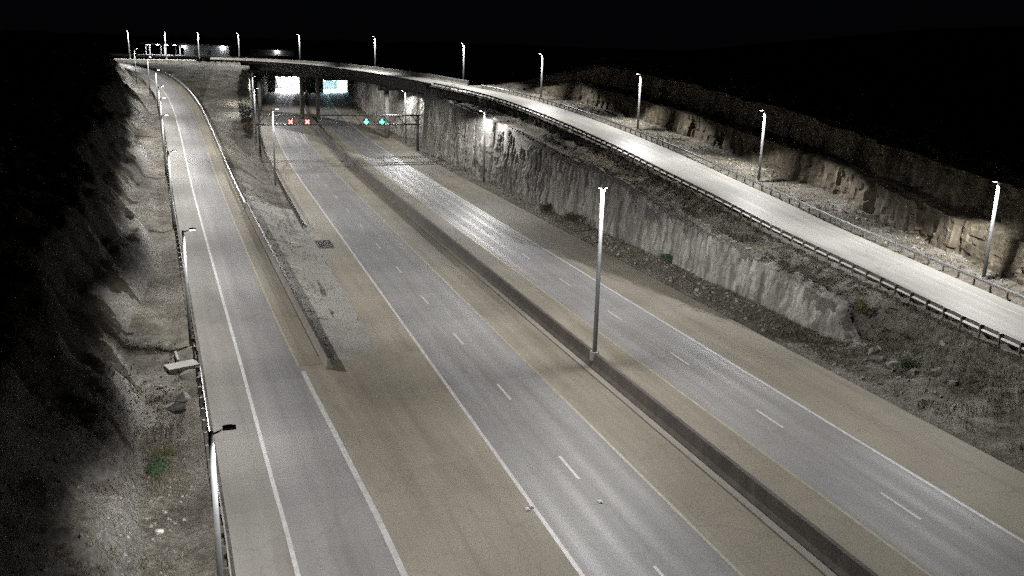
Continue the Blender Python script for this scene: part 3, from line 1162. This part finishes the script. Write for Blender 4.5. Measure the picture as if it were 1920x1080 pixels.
def light_pole(label, base, h, heads, power, group, tilt=20, cone=135, blend=.35, r0=.13, r1=.075, foot=.0, arm=.75, colour=(1, .982, .955), wing=6.0, back=1.0, fwd=((.78, .95),), hs=1.0):
    """heads: list of world direction angles (radians) the arms point to"""
    b = Vector(base)
    t = thing('light_pole', label, 'light pole', b, group)
    mb = MB()
    mb.tube([b + Vector((0, 0, foot)), b + Vector((0, 0, foot + .5)), b + Vector((0, 0, h))], [r0, r0, r1], 12)
    mb.build('pole', 'pole_steel', t, True)
    fd = MB()
    fd.tube([b + Vector((0, 0, -.6)), b + Vector((0, 0, foot + .06))], [.36, .36], 14)
    fd.build('foundation', 'pale_concrete', t)
    for a in heads:
        d = Vector((math.cos(a), math.sin(a), 0))
        p0, p1 = b + Vector((0, 0, h - .12)), b + Vector((0, 0, h + .02)) + d * arm
        am = MB()
        am.tube([p0, p1], [.045, .04], 8)
        am.build('arm', 'lamp_housing', t, True)
        hd = obj('luminaire', HEAD, None, t)
        hd.matrix_basis = Matrix.Translation(p1 + d * .25 * hs) @ Matrix.Rotation(a, 4, 'Z') @ Matrix.Scale(hs, 4)
        ln = obj('lens', LENS, None, hd)
        ln.matrix_parent_inverse = Matrix.Identity(4)
        ln.matrix_basis = Matrix.Translation((0, 0, -.005))
        ld = bpy.data.lights.new('lamp', 'SPOT')
        ld.energy = power
        ld.spot_size = RAD(cone)
        ld.spot_blend = blend
        ld.shadow_soft_size = .16
        ld.color = colour
        batwing(ld, wing, back, fwd[min(len(fwd) - 1, heads.index(a))])
        lo = bpy.data.objects.new('lamp', ld)
        C.objects.link(lo)
        pos = p1 + d * .25 * hs + Vector((0, 0, -.06))
        aim = (Vector((0, 0, -1)) * math.cos(RAD(tilt)) + d * math.sin(RAD(tilt))).normalized()
        lo.matrix_world = Matrix.Translation(pos) @ aim.to_track_quat('-Z', 'Y').to_matrix().to_4x4()
        lo.parent = t
        lo.matrix_parent_inverse = parent_matrix(t).inverted()
    return t


A_RIGHT = A                                           # direction of +t in the world
A_LEFT = A + math.pi

# overpass road, outer side
OUT = offset(OVER, np.where(OVER[:, 0] < 190, OW + 2.4, OW + 1.0))


def out_at(s=None, t=None):
    if s is not None:
        return OUT[int(np.argmin(np.abs(OUT[:, 0] - s)))]
    k = np.where(OUT[:, 0] > 290)[0]
    return OUT[k[int(np.argmin(np.abs(OUT[k, 1] - t)))]]


ORD = ['first', 'second', 'third', 'fourth', 'fifth', 'sixth', 'seventh', 'eighth', 'ninth', 'tenth', 'eleventh']
over_lbl = ['nearest lit light pole beyond the overpass road, at the right edge of the picture',
            'second nearest light pole on the far side of the overpass road, before a brown bluff',
            'third light pole from the right on the far side of the overpass road',
            'fourth light pole from the right beyond the overpass road, above the pale verge',
            'fifth light pole from the right beyond the overpass road, where the bridge begins',
            'sixth light pole from the right, standing over the bridge right of the tunnel mouths',
            'seventh light pole from the right, on the bridge above the left tunnel mouth',
            'eighth light pole from the right along the bridge, near its left end',
            'ninth light pole from the right, beyond the left end of the bridge',
            'tenth light pole from the right, before the lit station canopy',
            'farthest light pole on the overpass road, left of the station canopy']
over_pos = [dict(s=63), dict(s=100.5), dict(s=136), dict(s=177.5), dict(s=208.5), dict(s=260), dict(s=311), dict(t=12.5), dict(t=-1.0), dict(t=-12), dict(t=-24)]
for k, (lb, kw) in enumerate(zip(over_lbl, over_pos)):
    p = out_at(**kw)
    i = int(np.argmin(np.abs(OUT[:, 0] - p[0]) + np.abs(OUT[:, 1] - p[1])))
    nrm = normals(OVER)[i]
    d = -(US * nrm[0] + NT * nrm[1])
    ang = math.atan2(d[1], d[0])
    z = p[2] + (.0 if k < 4 else .2)
    light_pole(lb, tuple(W(p[0], p[1], z)), 8.95, [ang], P_OVER * (1.0 if k < 4 else 1.1), 'light poles along the overpass road',
               tilt=14, cone=144, blend=.2, r0=.17, r1=.13, arm=.3, wing=4.0, back=.055)

# ramp, left side: (world x, y, ground elevation)
RAMP_POLES = [(33.1, -3.3, 9.1), (70.5, -3.15, 9.1), (110.4, -3.15, 9.1), (143.7, -3.2, 9.1), (164.9, -3.2, 9.1), (181.9, -3.2, 9.1), (211.8, -3.2, 9.1), (242.9, -3.6, 9.1), (265.6, -4.9, 9.1)]
ramp_lbl = ['nearest light pole beside the ramp guardrail, rising from the bottom edge of the picture',
            'light pole standing on the concrete pad at the left edge of the ramp',
            'third nearest light pole on the left of the ramp, beyond the dark rock slope',
            'fourth nearest light pole on the left side of the climbing ramp',
            'fifth nearest light pole on the left side of the climbing ramp',
            'sixth nearest light pole on the left side of the climbing ramp',
            'seventh nearest light pole left of the ramp, where the ramp begins to bend',
            'eighth nearest light pole left of the ramp, near the top of the bend',
            'farthest light pole left of the ramp, against the dark hill brow']

_rd = -(US * normals(RAMP)[0][0] + NT * normals(RAMP)[0][1])
for (s_, off, h), lb in zip(RAMP_POLES, ramp_lbl):
    i = ramp_i(s_)
    p = offset(RAMP, off)[i]
    nrm = normals(RAMP)[i]
    d = US * nrm[0] + NT * nrm[1]
    light_pole(lb, tuple(W(p[0], p[1], p[2] - .05)), h + .05, [math.atan2(d[1], d[0])], P_RAMP, 'light poles along the left edge of the ramp',
               tilt=20, cone=156, blend=.25, r0=.125, r1=.1, arm=.42, wing=6.0, back=.03, fwd=((.62, .86),))

q = H(59.3, 26.93, 1.12)
light_pole('tall light pole standing on the median barrier in the middle of the highway', tuple(q), 12.5, [A_RIGHT, A_LEFT], P_HWY, 'tall light poles beside the highway',
           tilt=6, cone=168, blend=.14, r0=.17, r1=.13, arm=.1, hs=.62, wing=9.0, back=.4, fwd=((.88, .985), (.48, .72)))
for (s_, tt_, ang, lb) in ((153.4, 10.35, A_RIGHT, 'tall light pole in the gravel gore beside the dark guardrail'),
                           (221.3, 9.9, A_RIGHT, 'tall light pole at the left edge of the highway just before the bridge'),
                           (298.0, 9.7, A_RIGHT, 'tall light pole left of the highway seen under the bridge near the left tunnel mouth'),
                           (150.8, 45.6, A_LEFT, 'tall light pole at the foot of the streaked rock cut right of the highway'),
                           (216.3, 44.6, A_LEFT, 'tall light pole at the foot of the rock cut just before the bridge')):
    light_pole(lb, tuple(H(s_, tt_, .1)), 12.5, [ang], P_HWY, 'tall light poles beside the highway', tilt=10, cone=170, blend=.14, r0=.17, r1=.13, arm=.5, wing=9.0, back=.04, fwd=((.66, .9),))

# ------------------------------------------------------------------ lane signal gantry
SG = 203.0
gz0, gz1 = 5.9, 7.9
gt = thing('signal_gantry', 'dark truss gantry spanning both carriageways before the bridge', 'gantry', tuple(H(SG, 10.2, 0)))
for ds in (-.6, .6):
    for z in (gz0, gz1):
        mb = MB()
        mb.tube([H(SG + ds, 9.6, z), H(SG + ds, 45.4, z)], [.13, .13], 8)
        mb.build('chord', 'gantry_steel', gt, True)
    tq = np.linspace(9.9, 45.1, 23)
    for k in range(22):
        z0, z1 = (gz0, gz1) if k % 2 == 0 else (gz1, gz0)
        mb = MB()
        mb.tube([H(SG + ds, tq[k], z0), H(SG + ds, tq[k + 1], z1)], [.045, .045], 6)
        mb.build('brace', 'gantry_steel', gt, True)
for tt_ in (10.2, 44.9):
    for ds in (-.6, .6):
        mb = MB()
        mb.tube([H(SG + ds, tt_, -.2), H(SG + ds, tt_, gz1 + .3)], [.2, .17], 12)
        mb.build('leg', 'gantry_steel', gt, True)
MS = Matrix(((NT[0], US[0], 0), (NT[1], US[1], 0), (0, 0, 1)))
for k, (tt_, colr, lb) in enumerate(((16.75, 'red', 'leftmost red lane signal on the gantry'), (20.3, 'red', 'right one of the two red lane signals on the gantry'),
                                     (33.1, 'green', 'left one of the two green lane signals on the gantry'), (36.6, 'green', 'rightmost green lane signal on the gantry'))):
    c = H(SG - .95, tt_, 6.6)
    sg = thing('lane_signal', lb, 'signal', tuple(c), 'lane signals on the gantry')
    mb = MB()
    mb.box(tuple(c), (1.25, .3, 1.25), MS)
    hs = mb.build('housing', 'signal_black', sg)
    f = H(SG - 1.13, tt_, 6.6)
    mb = MB()
    if colr == 'red':
        for a in (45, -45):
            mb.box(tuple(f), (1.1, .05, .3), MS @ Matrix.Rotation(RAD(a), 3, 'Y'))
        mb.build('cross_symbol', 'red_led', sg)
    else:
        mb.box((f[0], f[1], f[2] + .18), (.34, .05, .75), MS)
        for sgn in (-1, 1):
            o_ = MS @ Vector((sgn * .2, 0, -.2))
            mb.box((f[0] + o_.x, f[1] + o_.y, f[2] + o_.z), (.72, .05, .3), MS @ Matrix.Rotation(RAD(-45 * sgn), 3, 'Y'))
        mb.build('arrow_symbol', 'green_led', sg)
    mb = MB()
    mb.box(tuple(H(SG - .72, tt_, 6.6)), (.16, .16, 1.9), MS)
    mb.build('bracket', 'gantry_steel', sg)

# ------------------------------------------------------------------ lit station beyond the overpass
def place(xpix, dist):
    """world x, y at a picture column and a distance ahead"""
    return (xpix - 960) / 1690 * dist * .985, dist


def station():
    x, y = place(305, 430)
    z = ground_z(float(np.dot((x, y), US)), float(np.dot((x, y), NT)))
    t = thing('station_canopy', 'low lit canopy on columns beyond the left end of the overpass', 'canopy', (x, y, z))
    mb = MB()
    mb.box((x, y, z + 5.4), (19, 9, .9))
    mb.build('roof', 'shop_roof', t)
    for dx in (-7, 0, 7):
        for dy in (-2.6, 2.6):
            c = MB()
            c.box((x + dx, y + dy, z + 2.4), (.4, .4, 5.0))
            c.build('column', 'shop_wall', t)
    for dx in (-6, -2, 2, 6):
        c = MB()
        c.box((x + dx, y - 1, z + 4.92), (1.2, 1.2, .06))
        c.build('lamp', 'shop_lamp', t)
    for dx, dy in ((0, 0),):
        c = MB()
        c.box((x, y, z + .2), (22, 12, .5))
        c.build('apron', 'pale_concrete', t)
    x, y = place(392, 455)
    t = thing('store_building', 'dim low building with two bright wall lamps behind the overpass', 'building', (x, y, z))
    mb = MB()
    mb.box((x, y, z + 2.4), (22, 10, 5.2))
    mb.build('wall', 'shop_wall', t)
    mb = MB()
    mb.box((x, y, z + 5.2), (23, 11, .5))
    mb.build('roof', 'shop_roof', t)
    for dx in (-5, 1):
        mb = MB()
        mb.box((x + dx, y - 5.06, z + 1.8), (2.0, .1, 2.4))
        mb.build('window', 'signal_black', t)
    for dx in (-11.2, 8.0):
        mb = MB()
        mb.box((x + dx, y - 5.3, z + 4.3), (.7, .5, .5))
        mb.build('wall_lamp', 'shop_lamp', t)
    x, y = place(510, 520)
    z = ground_z(float(np.dot((x, y), US)), float(np.dot((x, y), NT)))
    t = thing('far_shed', 'faint long shed roof in the dark above the bridge', 'building', (x, y, z))
    mb = MB()
    mb.box((x, y, z + 2), (24, 10, 4.5))
    mb.build('wall', 'shop_wall', t)
    mb = MB()
    mb.box((x, y, z + 4.5), (25, 11, .5))
    mb.build('roof', 'shop_roof', t)
    mb = MB()
    mb.box((x + 3, y - 5.4, z + 3.6), (.5, .5, .3))
    mb.build('wall_lamp', 'shop_lamp', t)


station()


# ------------------------------------------------------------------ rocks, pads, drains
def rock(name, label, loc, size, mat, seed, cat='rock', rz=0.0):
    bm = bmesh.new()
    bmesh.ops.create_icosphere(bm, subdivisions=3, radius=1)
    r = random.Random(seed)
    planes = [Vector((r.uniform(-1, 1), r.uniform(-1, 1), r.uniform(-.6, 1))).normalized() for _ in range(11)]
    for v in bm.verts:
        for p in planes:
            d = v.co.dot(p)
            if d > .55:
                v.co -= p * (d - .55) * .97
        v.co *= 1 + r.uniform(-.025, .025)
        v.co = Vector((v.co.x * size[0], v.co.y * size[1], v.co.z * size[2]))
    me = bpy.data.meshes.new(name)
    bm.to_mesh(me)
    bm.free()
    o = obj(name, me, mat)
    o.location = (loc[0], loc[1], loc[2] + size[2] * .45)
    o.rotation_euler = (0, 0, rz)
    return tag(o, label, cat)


def on_ground(s, t):
    return W(s, t, ground_z(s, t))


rock('boulder', 'pale angular boulder on the dirt verge below the concrete pad', on_ground(60.6, -2.55), (.62, .5, .5), 'pale_stone', 3)
rock('rock_ledge', 'broken grey rock ledge on the dirt verge beside the pale boulder', on_ground(58.9, -3.0), (1.0, .55, .42), 'grey_stone', 5, rz=.4)
rock('stone', 'small white stone at the edge of the dirt verge near the bottom of the picture', on_ground(42.5, -3.35), (.27, .2, .17), 'pale_stone', 8)
rock('stone', 'small white stone left of the pale boulder below the concrete pad', on_ground(62.5, -4.0), (.2, .2, .16), 'pale_stone', 9)
rock('boulder', 'white boulder on the grass slope below the overpass guardrail', on_ground(52.5, 53.4), (.4, .32, .3), 'pale_stone', 12)
rock('boulder', 'dark boulder fallen at the edge of the right shoulder', on_ground(63.6, 44.75), (.4, .3, .24), 'grey_stone', 14)

_rg = random.Random(40)
_nth = ['nearest', 'second nearest', 'third nearest', 'fourth nearest', 'fifth nearest', 'sixth nearest', 'seventh nearest', 'eighth nearest']
for k in range(8):
    s_ = 59.0 - k * 1.6 + _rg.uniform(-.4, .4)
    o = rock('rock', 'angular rock in the broken row at the slope foot, %s to the cliff' % _nth[k], on_ground(s_, 49.0 + _rg.uniform(-.5, 1.1) + .12 * k) - np.array([0, 0, .15]),
             (_rg.uniform(.45, 1.15), _rg.uniform(.4, .8), _rg.uniform(.3, .6)), 'cut_rock', 50 + k, rz=_rg.uniform(0, 3))
    o['group'] = 'broken rocks at the end of the rock cut'
p = ramp_i(67.0)
q = offset(RAMP, -4.0)[p]
pad = thing('concrete_pad', 'pale concrete headwall slab beside the second light pole on the ramp', 'slab', tuple(W(q[0], q[1], q[2] - .3)))
mb = MB()
mb.box(tuple(W(q[0], q[1], q[2] - .2)), (2.2, 1.3, .62), MS @ Matrix.Rotation(.36, 3, 'Z'))
mb.build('slab', 'pale_concrete', pad)
mb = MB()
mb.box(tuple(W(q[0] + 1.7, q[1] - .35, q[2] + .08)), (.16, 2.0, .42), MS @ Matrix.Rotation(.12, 3, 'Z'))
mb.build('wing_wall', 'pale_concrete', pad)

dq = on_ground(106.5, 8.7)
dr_ = thing('drain_inlet', 'small pale concrete drain inlet in the gravel gore', 'drain', tuple(dq))
mb = MB()
mb.tube([dq + np.array([0, 0, -.3]), dq + np.array([0, 0, .1])], [1.0, .9], 20)
mb.build('apron', 'pale_concrete', dr_)
mb = MB()
for k in range(6):
    mb.box((dq[0] - .4 + .16 * k, dq[1], dq[2] + .115), (.07, .8, .03))
mb.build('grate', 'drain_grate', dr_)
fl = H(107, 12.5, 0)
flume = thing('drain_flume', 'dark olive drain grating at the edge of the left highway shoulder', 'drain', tuple(fl))
mb = MB()
mb.box(tuple(H(107, 12.6, .0)), (1.9, 4.6, .05), MS)
mb.build('frame', 'barrier_concrete', flume)
mb = MB()
for k in range(12):
    mb.box(tuple(H(107 - 2.0 + k * .36, 12.6, .035)), (1.6, .1, .04), MS)
mb.build('grate', 'drain_grate', flume)

for k, (s_, tt_, lb) in enumerate(((40.1, 15.05, 'white pavement marker on the left edge line near the bottom of the picture'), (39.9, 14.75, 'white pavement marker just outside the left edge line'), (39.6, 18.75, 'white pavement marker between the lane dashes near the bottom of the picture'))):
    c = H(s_, tt_, .02)
    mb = MB()
    mb.box(tuple(c), (.22, .3, .05), MS)
    mb.box((c[0], c[1], c[2] + .03), (.14, .18, .03), MS)
    tag(mb.build('pavement_marker', 'white_paint'), lb, 'marker')


# ------------------------------------------------------------------ vegetation
def leaves(centres, radii, per, size, flat=.75, seed=0):
    """quads filling clumps; centres (n,3)"""
    g = np.random.default_rng(seed)
    n = len(centres)
    c = np.repeat(np.asarray(centres, float), per, 0)
    r = np.repeat(np.asarray(radii, float), per)
    d = g.normal(size=(n * per, 3))
    d /= np.linalg.norm(d, axis=1)[:, None]
    d *= (g.random((n * per, 1)) ** .45)
    d[:, 2] = d[:, 2] * flat
    p = c + d * r[:, None]
    a = g.normal(size=(n * per, 3))
    a /= np.linalg.norm(a, axis=1)[:, None]
    b = np.cross(a, g.normal(size=(n * per, 3)))
    b /= np.linalg.norm(b, axis=1)[:, None]
    sz = (size * (.5 + g.random((n * per, 1))))
    a, b = a * sz, b * sz * .55
    return np.stack([p - a, p - b * .9, p + a, p + b], 1)


def scatter(fn, n, srange, trange, seed):
    """random (s,t) with keep probability fn"""
    g = np.random.default_rng(seed)
    s = g.uniform(*srange, n)
    t = g.uniform(*trange, n)
    k = g.random(n) < fn(s, t)
    return s[k], t[k]


def clumps(s, t, r, lift=.35):
    z = terrain_z(s, t)
    return np.stack([US[0] * s + NT[0] * t, US[1] * s + NT[1] * t, z + r * lift], 1)


g = np.random.default_rng(5)
# brown scrub on the hillside behind the overpass road
s_, t_ = scatter(lambda s, t: np.clip(.1 + 1.3 * fbm(s / 6, t / 6, 3, 77) + .1, 0, 1) * np.where(t > 70.2 + bluff_shift(s), 1, .05), 3600, (48, 185), (69, 90), 1)
r_ = g.uniform(.25, .7, len(s_))
tag(obj('hillside_scrub', quads_mesh('hillside_scrub', leaves(clumps(s_, t_, r_, 1.2), r_, 44, .1, .8, 2)), 'dark_scrub'),
    'dark scrub covering the hillside behind the overpass road', 'scrub', kind='stuff')
# dark scrub along the top of the rock cut
s_, t_ = scatter(lambda s, t: np.clip(.35 + 1.2 * fbm(s / 5, t / 4, 3, 78), 0, 1) * sstep(50, 70, s), 1500, (50, 205), (50.2, 55.0), 3)
r_ = g.uniform(.25, .7, len(s_))
tag(obj('bench_scrub', quads_mesh('bench_scrub', leaves(clumps(s_, t_, r_), r_, 40, .085, .8, 4)), 'dark_scrub'),
    'dark scrub on the bench between the rock cut and the overpass guardrail', 'scrub', kind='stuff')
# brow of the left cut
s_, t_ = scatter(lambda s, t: np.clip(.6 + fbm(s / 5, t / 4, 3, 79), 0, 1), 420, (197, 300), (6.6, 8.9), 5)
t_ = t_ + curve(s_)
r_ = g.uniform(.35, .95, len(s_))
tag(obj('brow_scrub', quads_mesh('brow_scrub', leaves(clumps(s_, t_, r_), r_, 60, .16, .9, 6)), 'dark_scrub'),
    'dark scrub along the brow of the cut between the ramp and the highway', 'scrub', kind='stuff')
# scrub on the left slope
s_, t_ = scatter(lambda s, t: np.clip(.25 + 1.3 * fbm(s / 5, t / 5, 3, 80), 0, 1) * sstep(-5.0, -7.0, t + .06 * s - 1.5), 2600, (34, 160), (-22, -3), 7)
r_ = g.uniform(.2, .75, len(s_))
tag(obj('slope_scrub', quads_mesh('slope_scrub', leaves(clumps(s_, t_, r_), r_, 38, .08, .8, 8)), 'dry_scrub'),
    'dry scrub on the dark rock slope left of the ramp', 'scrub', kind='stuff')


# dry grass blades on verges
def tufts(s, t, blades, h, seed):
    g = np.random.default_rng(seed)
    base = clumps(s, t, np.zeros(len(s)), 0)
    b = np.repeat(base, blades, 0)
    n = len(b)
    b[:, :2] += g.normal(scale=.1, size=(n, 2))
    lean = g.normal(scale=.45, size=(n, 2))
    hh = h * g.uniform(.4, 1.2, n)
    tip = b + np.stack([lean[:, 0] * hh, lean[:, 1] * hh, hh], 1)
    a = g.uniform(0, math.pi, n)
    w = np.stack([np.cos(a), np.sin(a), np.zeros(n)], 1) * .018
    return np.stack([b - w, b + w, tip + w * .3, tip - w * .3], 1)


Q = []
s_, t_ = scatter(lambda s, t: np.clip(.4 + 1.6 * fbm(s / 3, t / 3, 3, 90), 0, 1), 5200, (33, 72), (-16, -1.2), 11)
dd, _, _ = signed(RAMP, RN, s_, t_)
k = dd < -4.2
Q.append(tufts(s_[k], t_[k], 7, .3, 12))
s_, t_ = scatter(lambda s, t: np.clip(.5 + 1.4 * fbm(s / 4, t / 4, 3, 91), 0, 1), 9000, (38, 120), (45.2, 55.6), 13)
k = (t_ < cliff_base(s_) - .2) | (s_ < 60) | (t_ > cliff_base(s_) + 2.6)
Q.append(tufts(s_[k], t_[k], 7, .34, 14))
s_, t_ = scatter(lambda s, t: np.clip(.35 + 1.4 * fbm(s / 4, t / 4, 3, 92), 0, 1), 3500, (50, 175), (66.6, 72), 15)
Q.append(tufts(s_, t_, 7, .3, 16))
s_, t_ = scatter(lambda s, t: np.clip(.3 + 1.6 * fbm(s / 5, t / 3, 3, 93), 0, 1), 2500, (72, 200), (4, 11), 17)
dd, _, _ = signed(RAMP, RN, s_, t_)
k = dd > 7
Q.append(tufts(s_[k], t_[k], 6, .26, 18))
tag(obj('dry_grass', quads_mesh('dry_grass', np.concatenate(Q)), 'dry_grass'), 'dry grass growing on the verges and slopes', 'grass', kind='stuff')


# loose stones on the verges
def stones(n, srange, trange, size, seed, cond=None):
    g = np.random.default_rng(seed)
    s, t = g.uniform(*srange, n), g.uniform(*trange, n)
    if cond is not None:
        k = cond(s, t)
        s, t = s[k], t[k]
    c = clumps(s, t, np.zeros(len(s)), 0)
    sz = size * g.uniform(.3, 1.0, len(s)) ** 2 + .03
    out = []
    for p, q in zip(c, sz):
        ax = [np.array([math.cos(a), math.sin(a), 0]) * q * g.uniform(.6, 1.2) for a in (g.uniform(0, 3.1),)]
        x = ax[0]
        y = np.array([-x[1], x[0], 0]) * g.uniform(.6, 1.1)
        zt = np.array([0, 0, q * g.uniform(.4, .9)])
        b = [p + x, p + y, p - x, p - y]
        tp = [p + (b[k] - p) * .55 + zt for k in range(4)]
        out.append([tp[0], tp[1], tp[2], tp[3]])
        for k in range(4):
            out.append([b[k], b[(k + 1) % 4], tp[(k + 1) % 4], tp[k]])
    return np.array(out)


Q = [stones(900, (33, 75), (-9, -1), .1, 21, lambda s, t: signed(RAMP, RN, s, t)[0] < -4.0),
     stones(750, (44, 200), (45, 48.8), .24, 22, lambda s, t: (t < cliff_base(s)) & (t - curve(s) > 44.9)),
     stones(500, (72, 130), (7.6, 11), .12, 23, lambda s, t: signed(RAMP, RN, s, t)[0] > 7),
     stones(500, (60, 160), (66.6, 72), .25, 24)]
tag(obj('rubble', quads_mesh('rubble', np.concatenate(Q)), 'grey_stone'), 'loose stones scattered on the verges and below the rock cut', 'rubble', kind='stuff')


def bush(label, s, t, r, h, mat, n, seed, leaf=.07):
    c = on_ground(s, t)
    b = thing('bush', label, 'bush', tuple(c))
    g = np.random.default_rng(seed)
    cs = np.array([c + np.array([g.normal() * r * .45, g.normal() * r * .45, h * g.uniform(.25, .8)]) for _ in range(12)])
    rs = np.full(12, min(r, h) * .5)
    obj('foliage', quads_mesh('foliage', leaves(cs, rs, n // 12, leaf, .85, seed)), mat, b)
    mb = MB()
    for q in cs[:6]:
        mb.tube([c + np.array([0, 0, -.1]), (c + q) / 2 + np.array([.03, 0, 0]), q], [.03, .02, .008], 5)
    mb.build('stem', 'twig', b)
    return b


bush('bright green bush on the dirt verge left of the ramp guardrail', 48.6, -3.5, .75, .95, 'green_leaf', 1300, 31, .055)
bush('second green bush on the dirt verge, just beyond the bright green one', 51.2, -3.45, .5, .55, 'olive_leaf', 600, 32, .055)
bush('yellow green bush on the slope where the rock cut ends', 60.5, 52.0, .8, 1.2, 'olive_leaf', 900, 33, .08)
bush('green bush at the foot of the rock cut behind the median light pole', 88.5, 48.6, 1.3, .9, 'green_leaf', 1100, 34, .09)
bush('brown bush at the foot of the rock cut, farther than the green one', 113, 47.5, 1.5, 1.3, 'brown_leaf', 1200, 35, .1)
bush('dark bush at the foot of the rock cut before the tall pole', 122, 46.6, 1.1, 1.2, 'brown_leaf', 900, 36, .1)
bush('dark green bush at the near end of the low broken rock', 52.0, 49.7, .9, .8, 'green_leaf', 700, 37, .07)
bush('dark bush at the near end of the brow left of the highway', 199, 8.2, 1.2, 2.0, 'brown_leaf', 900, 38, .12)
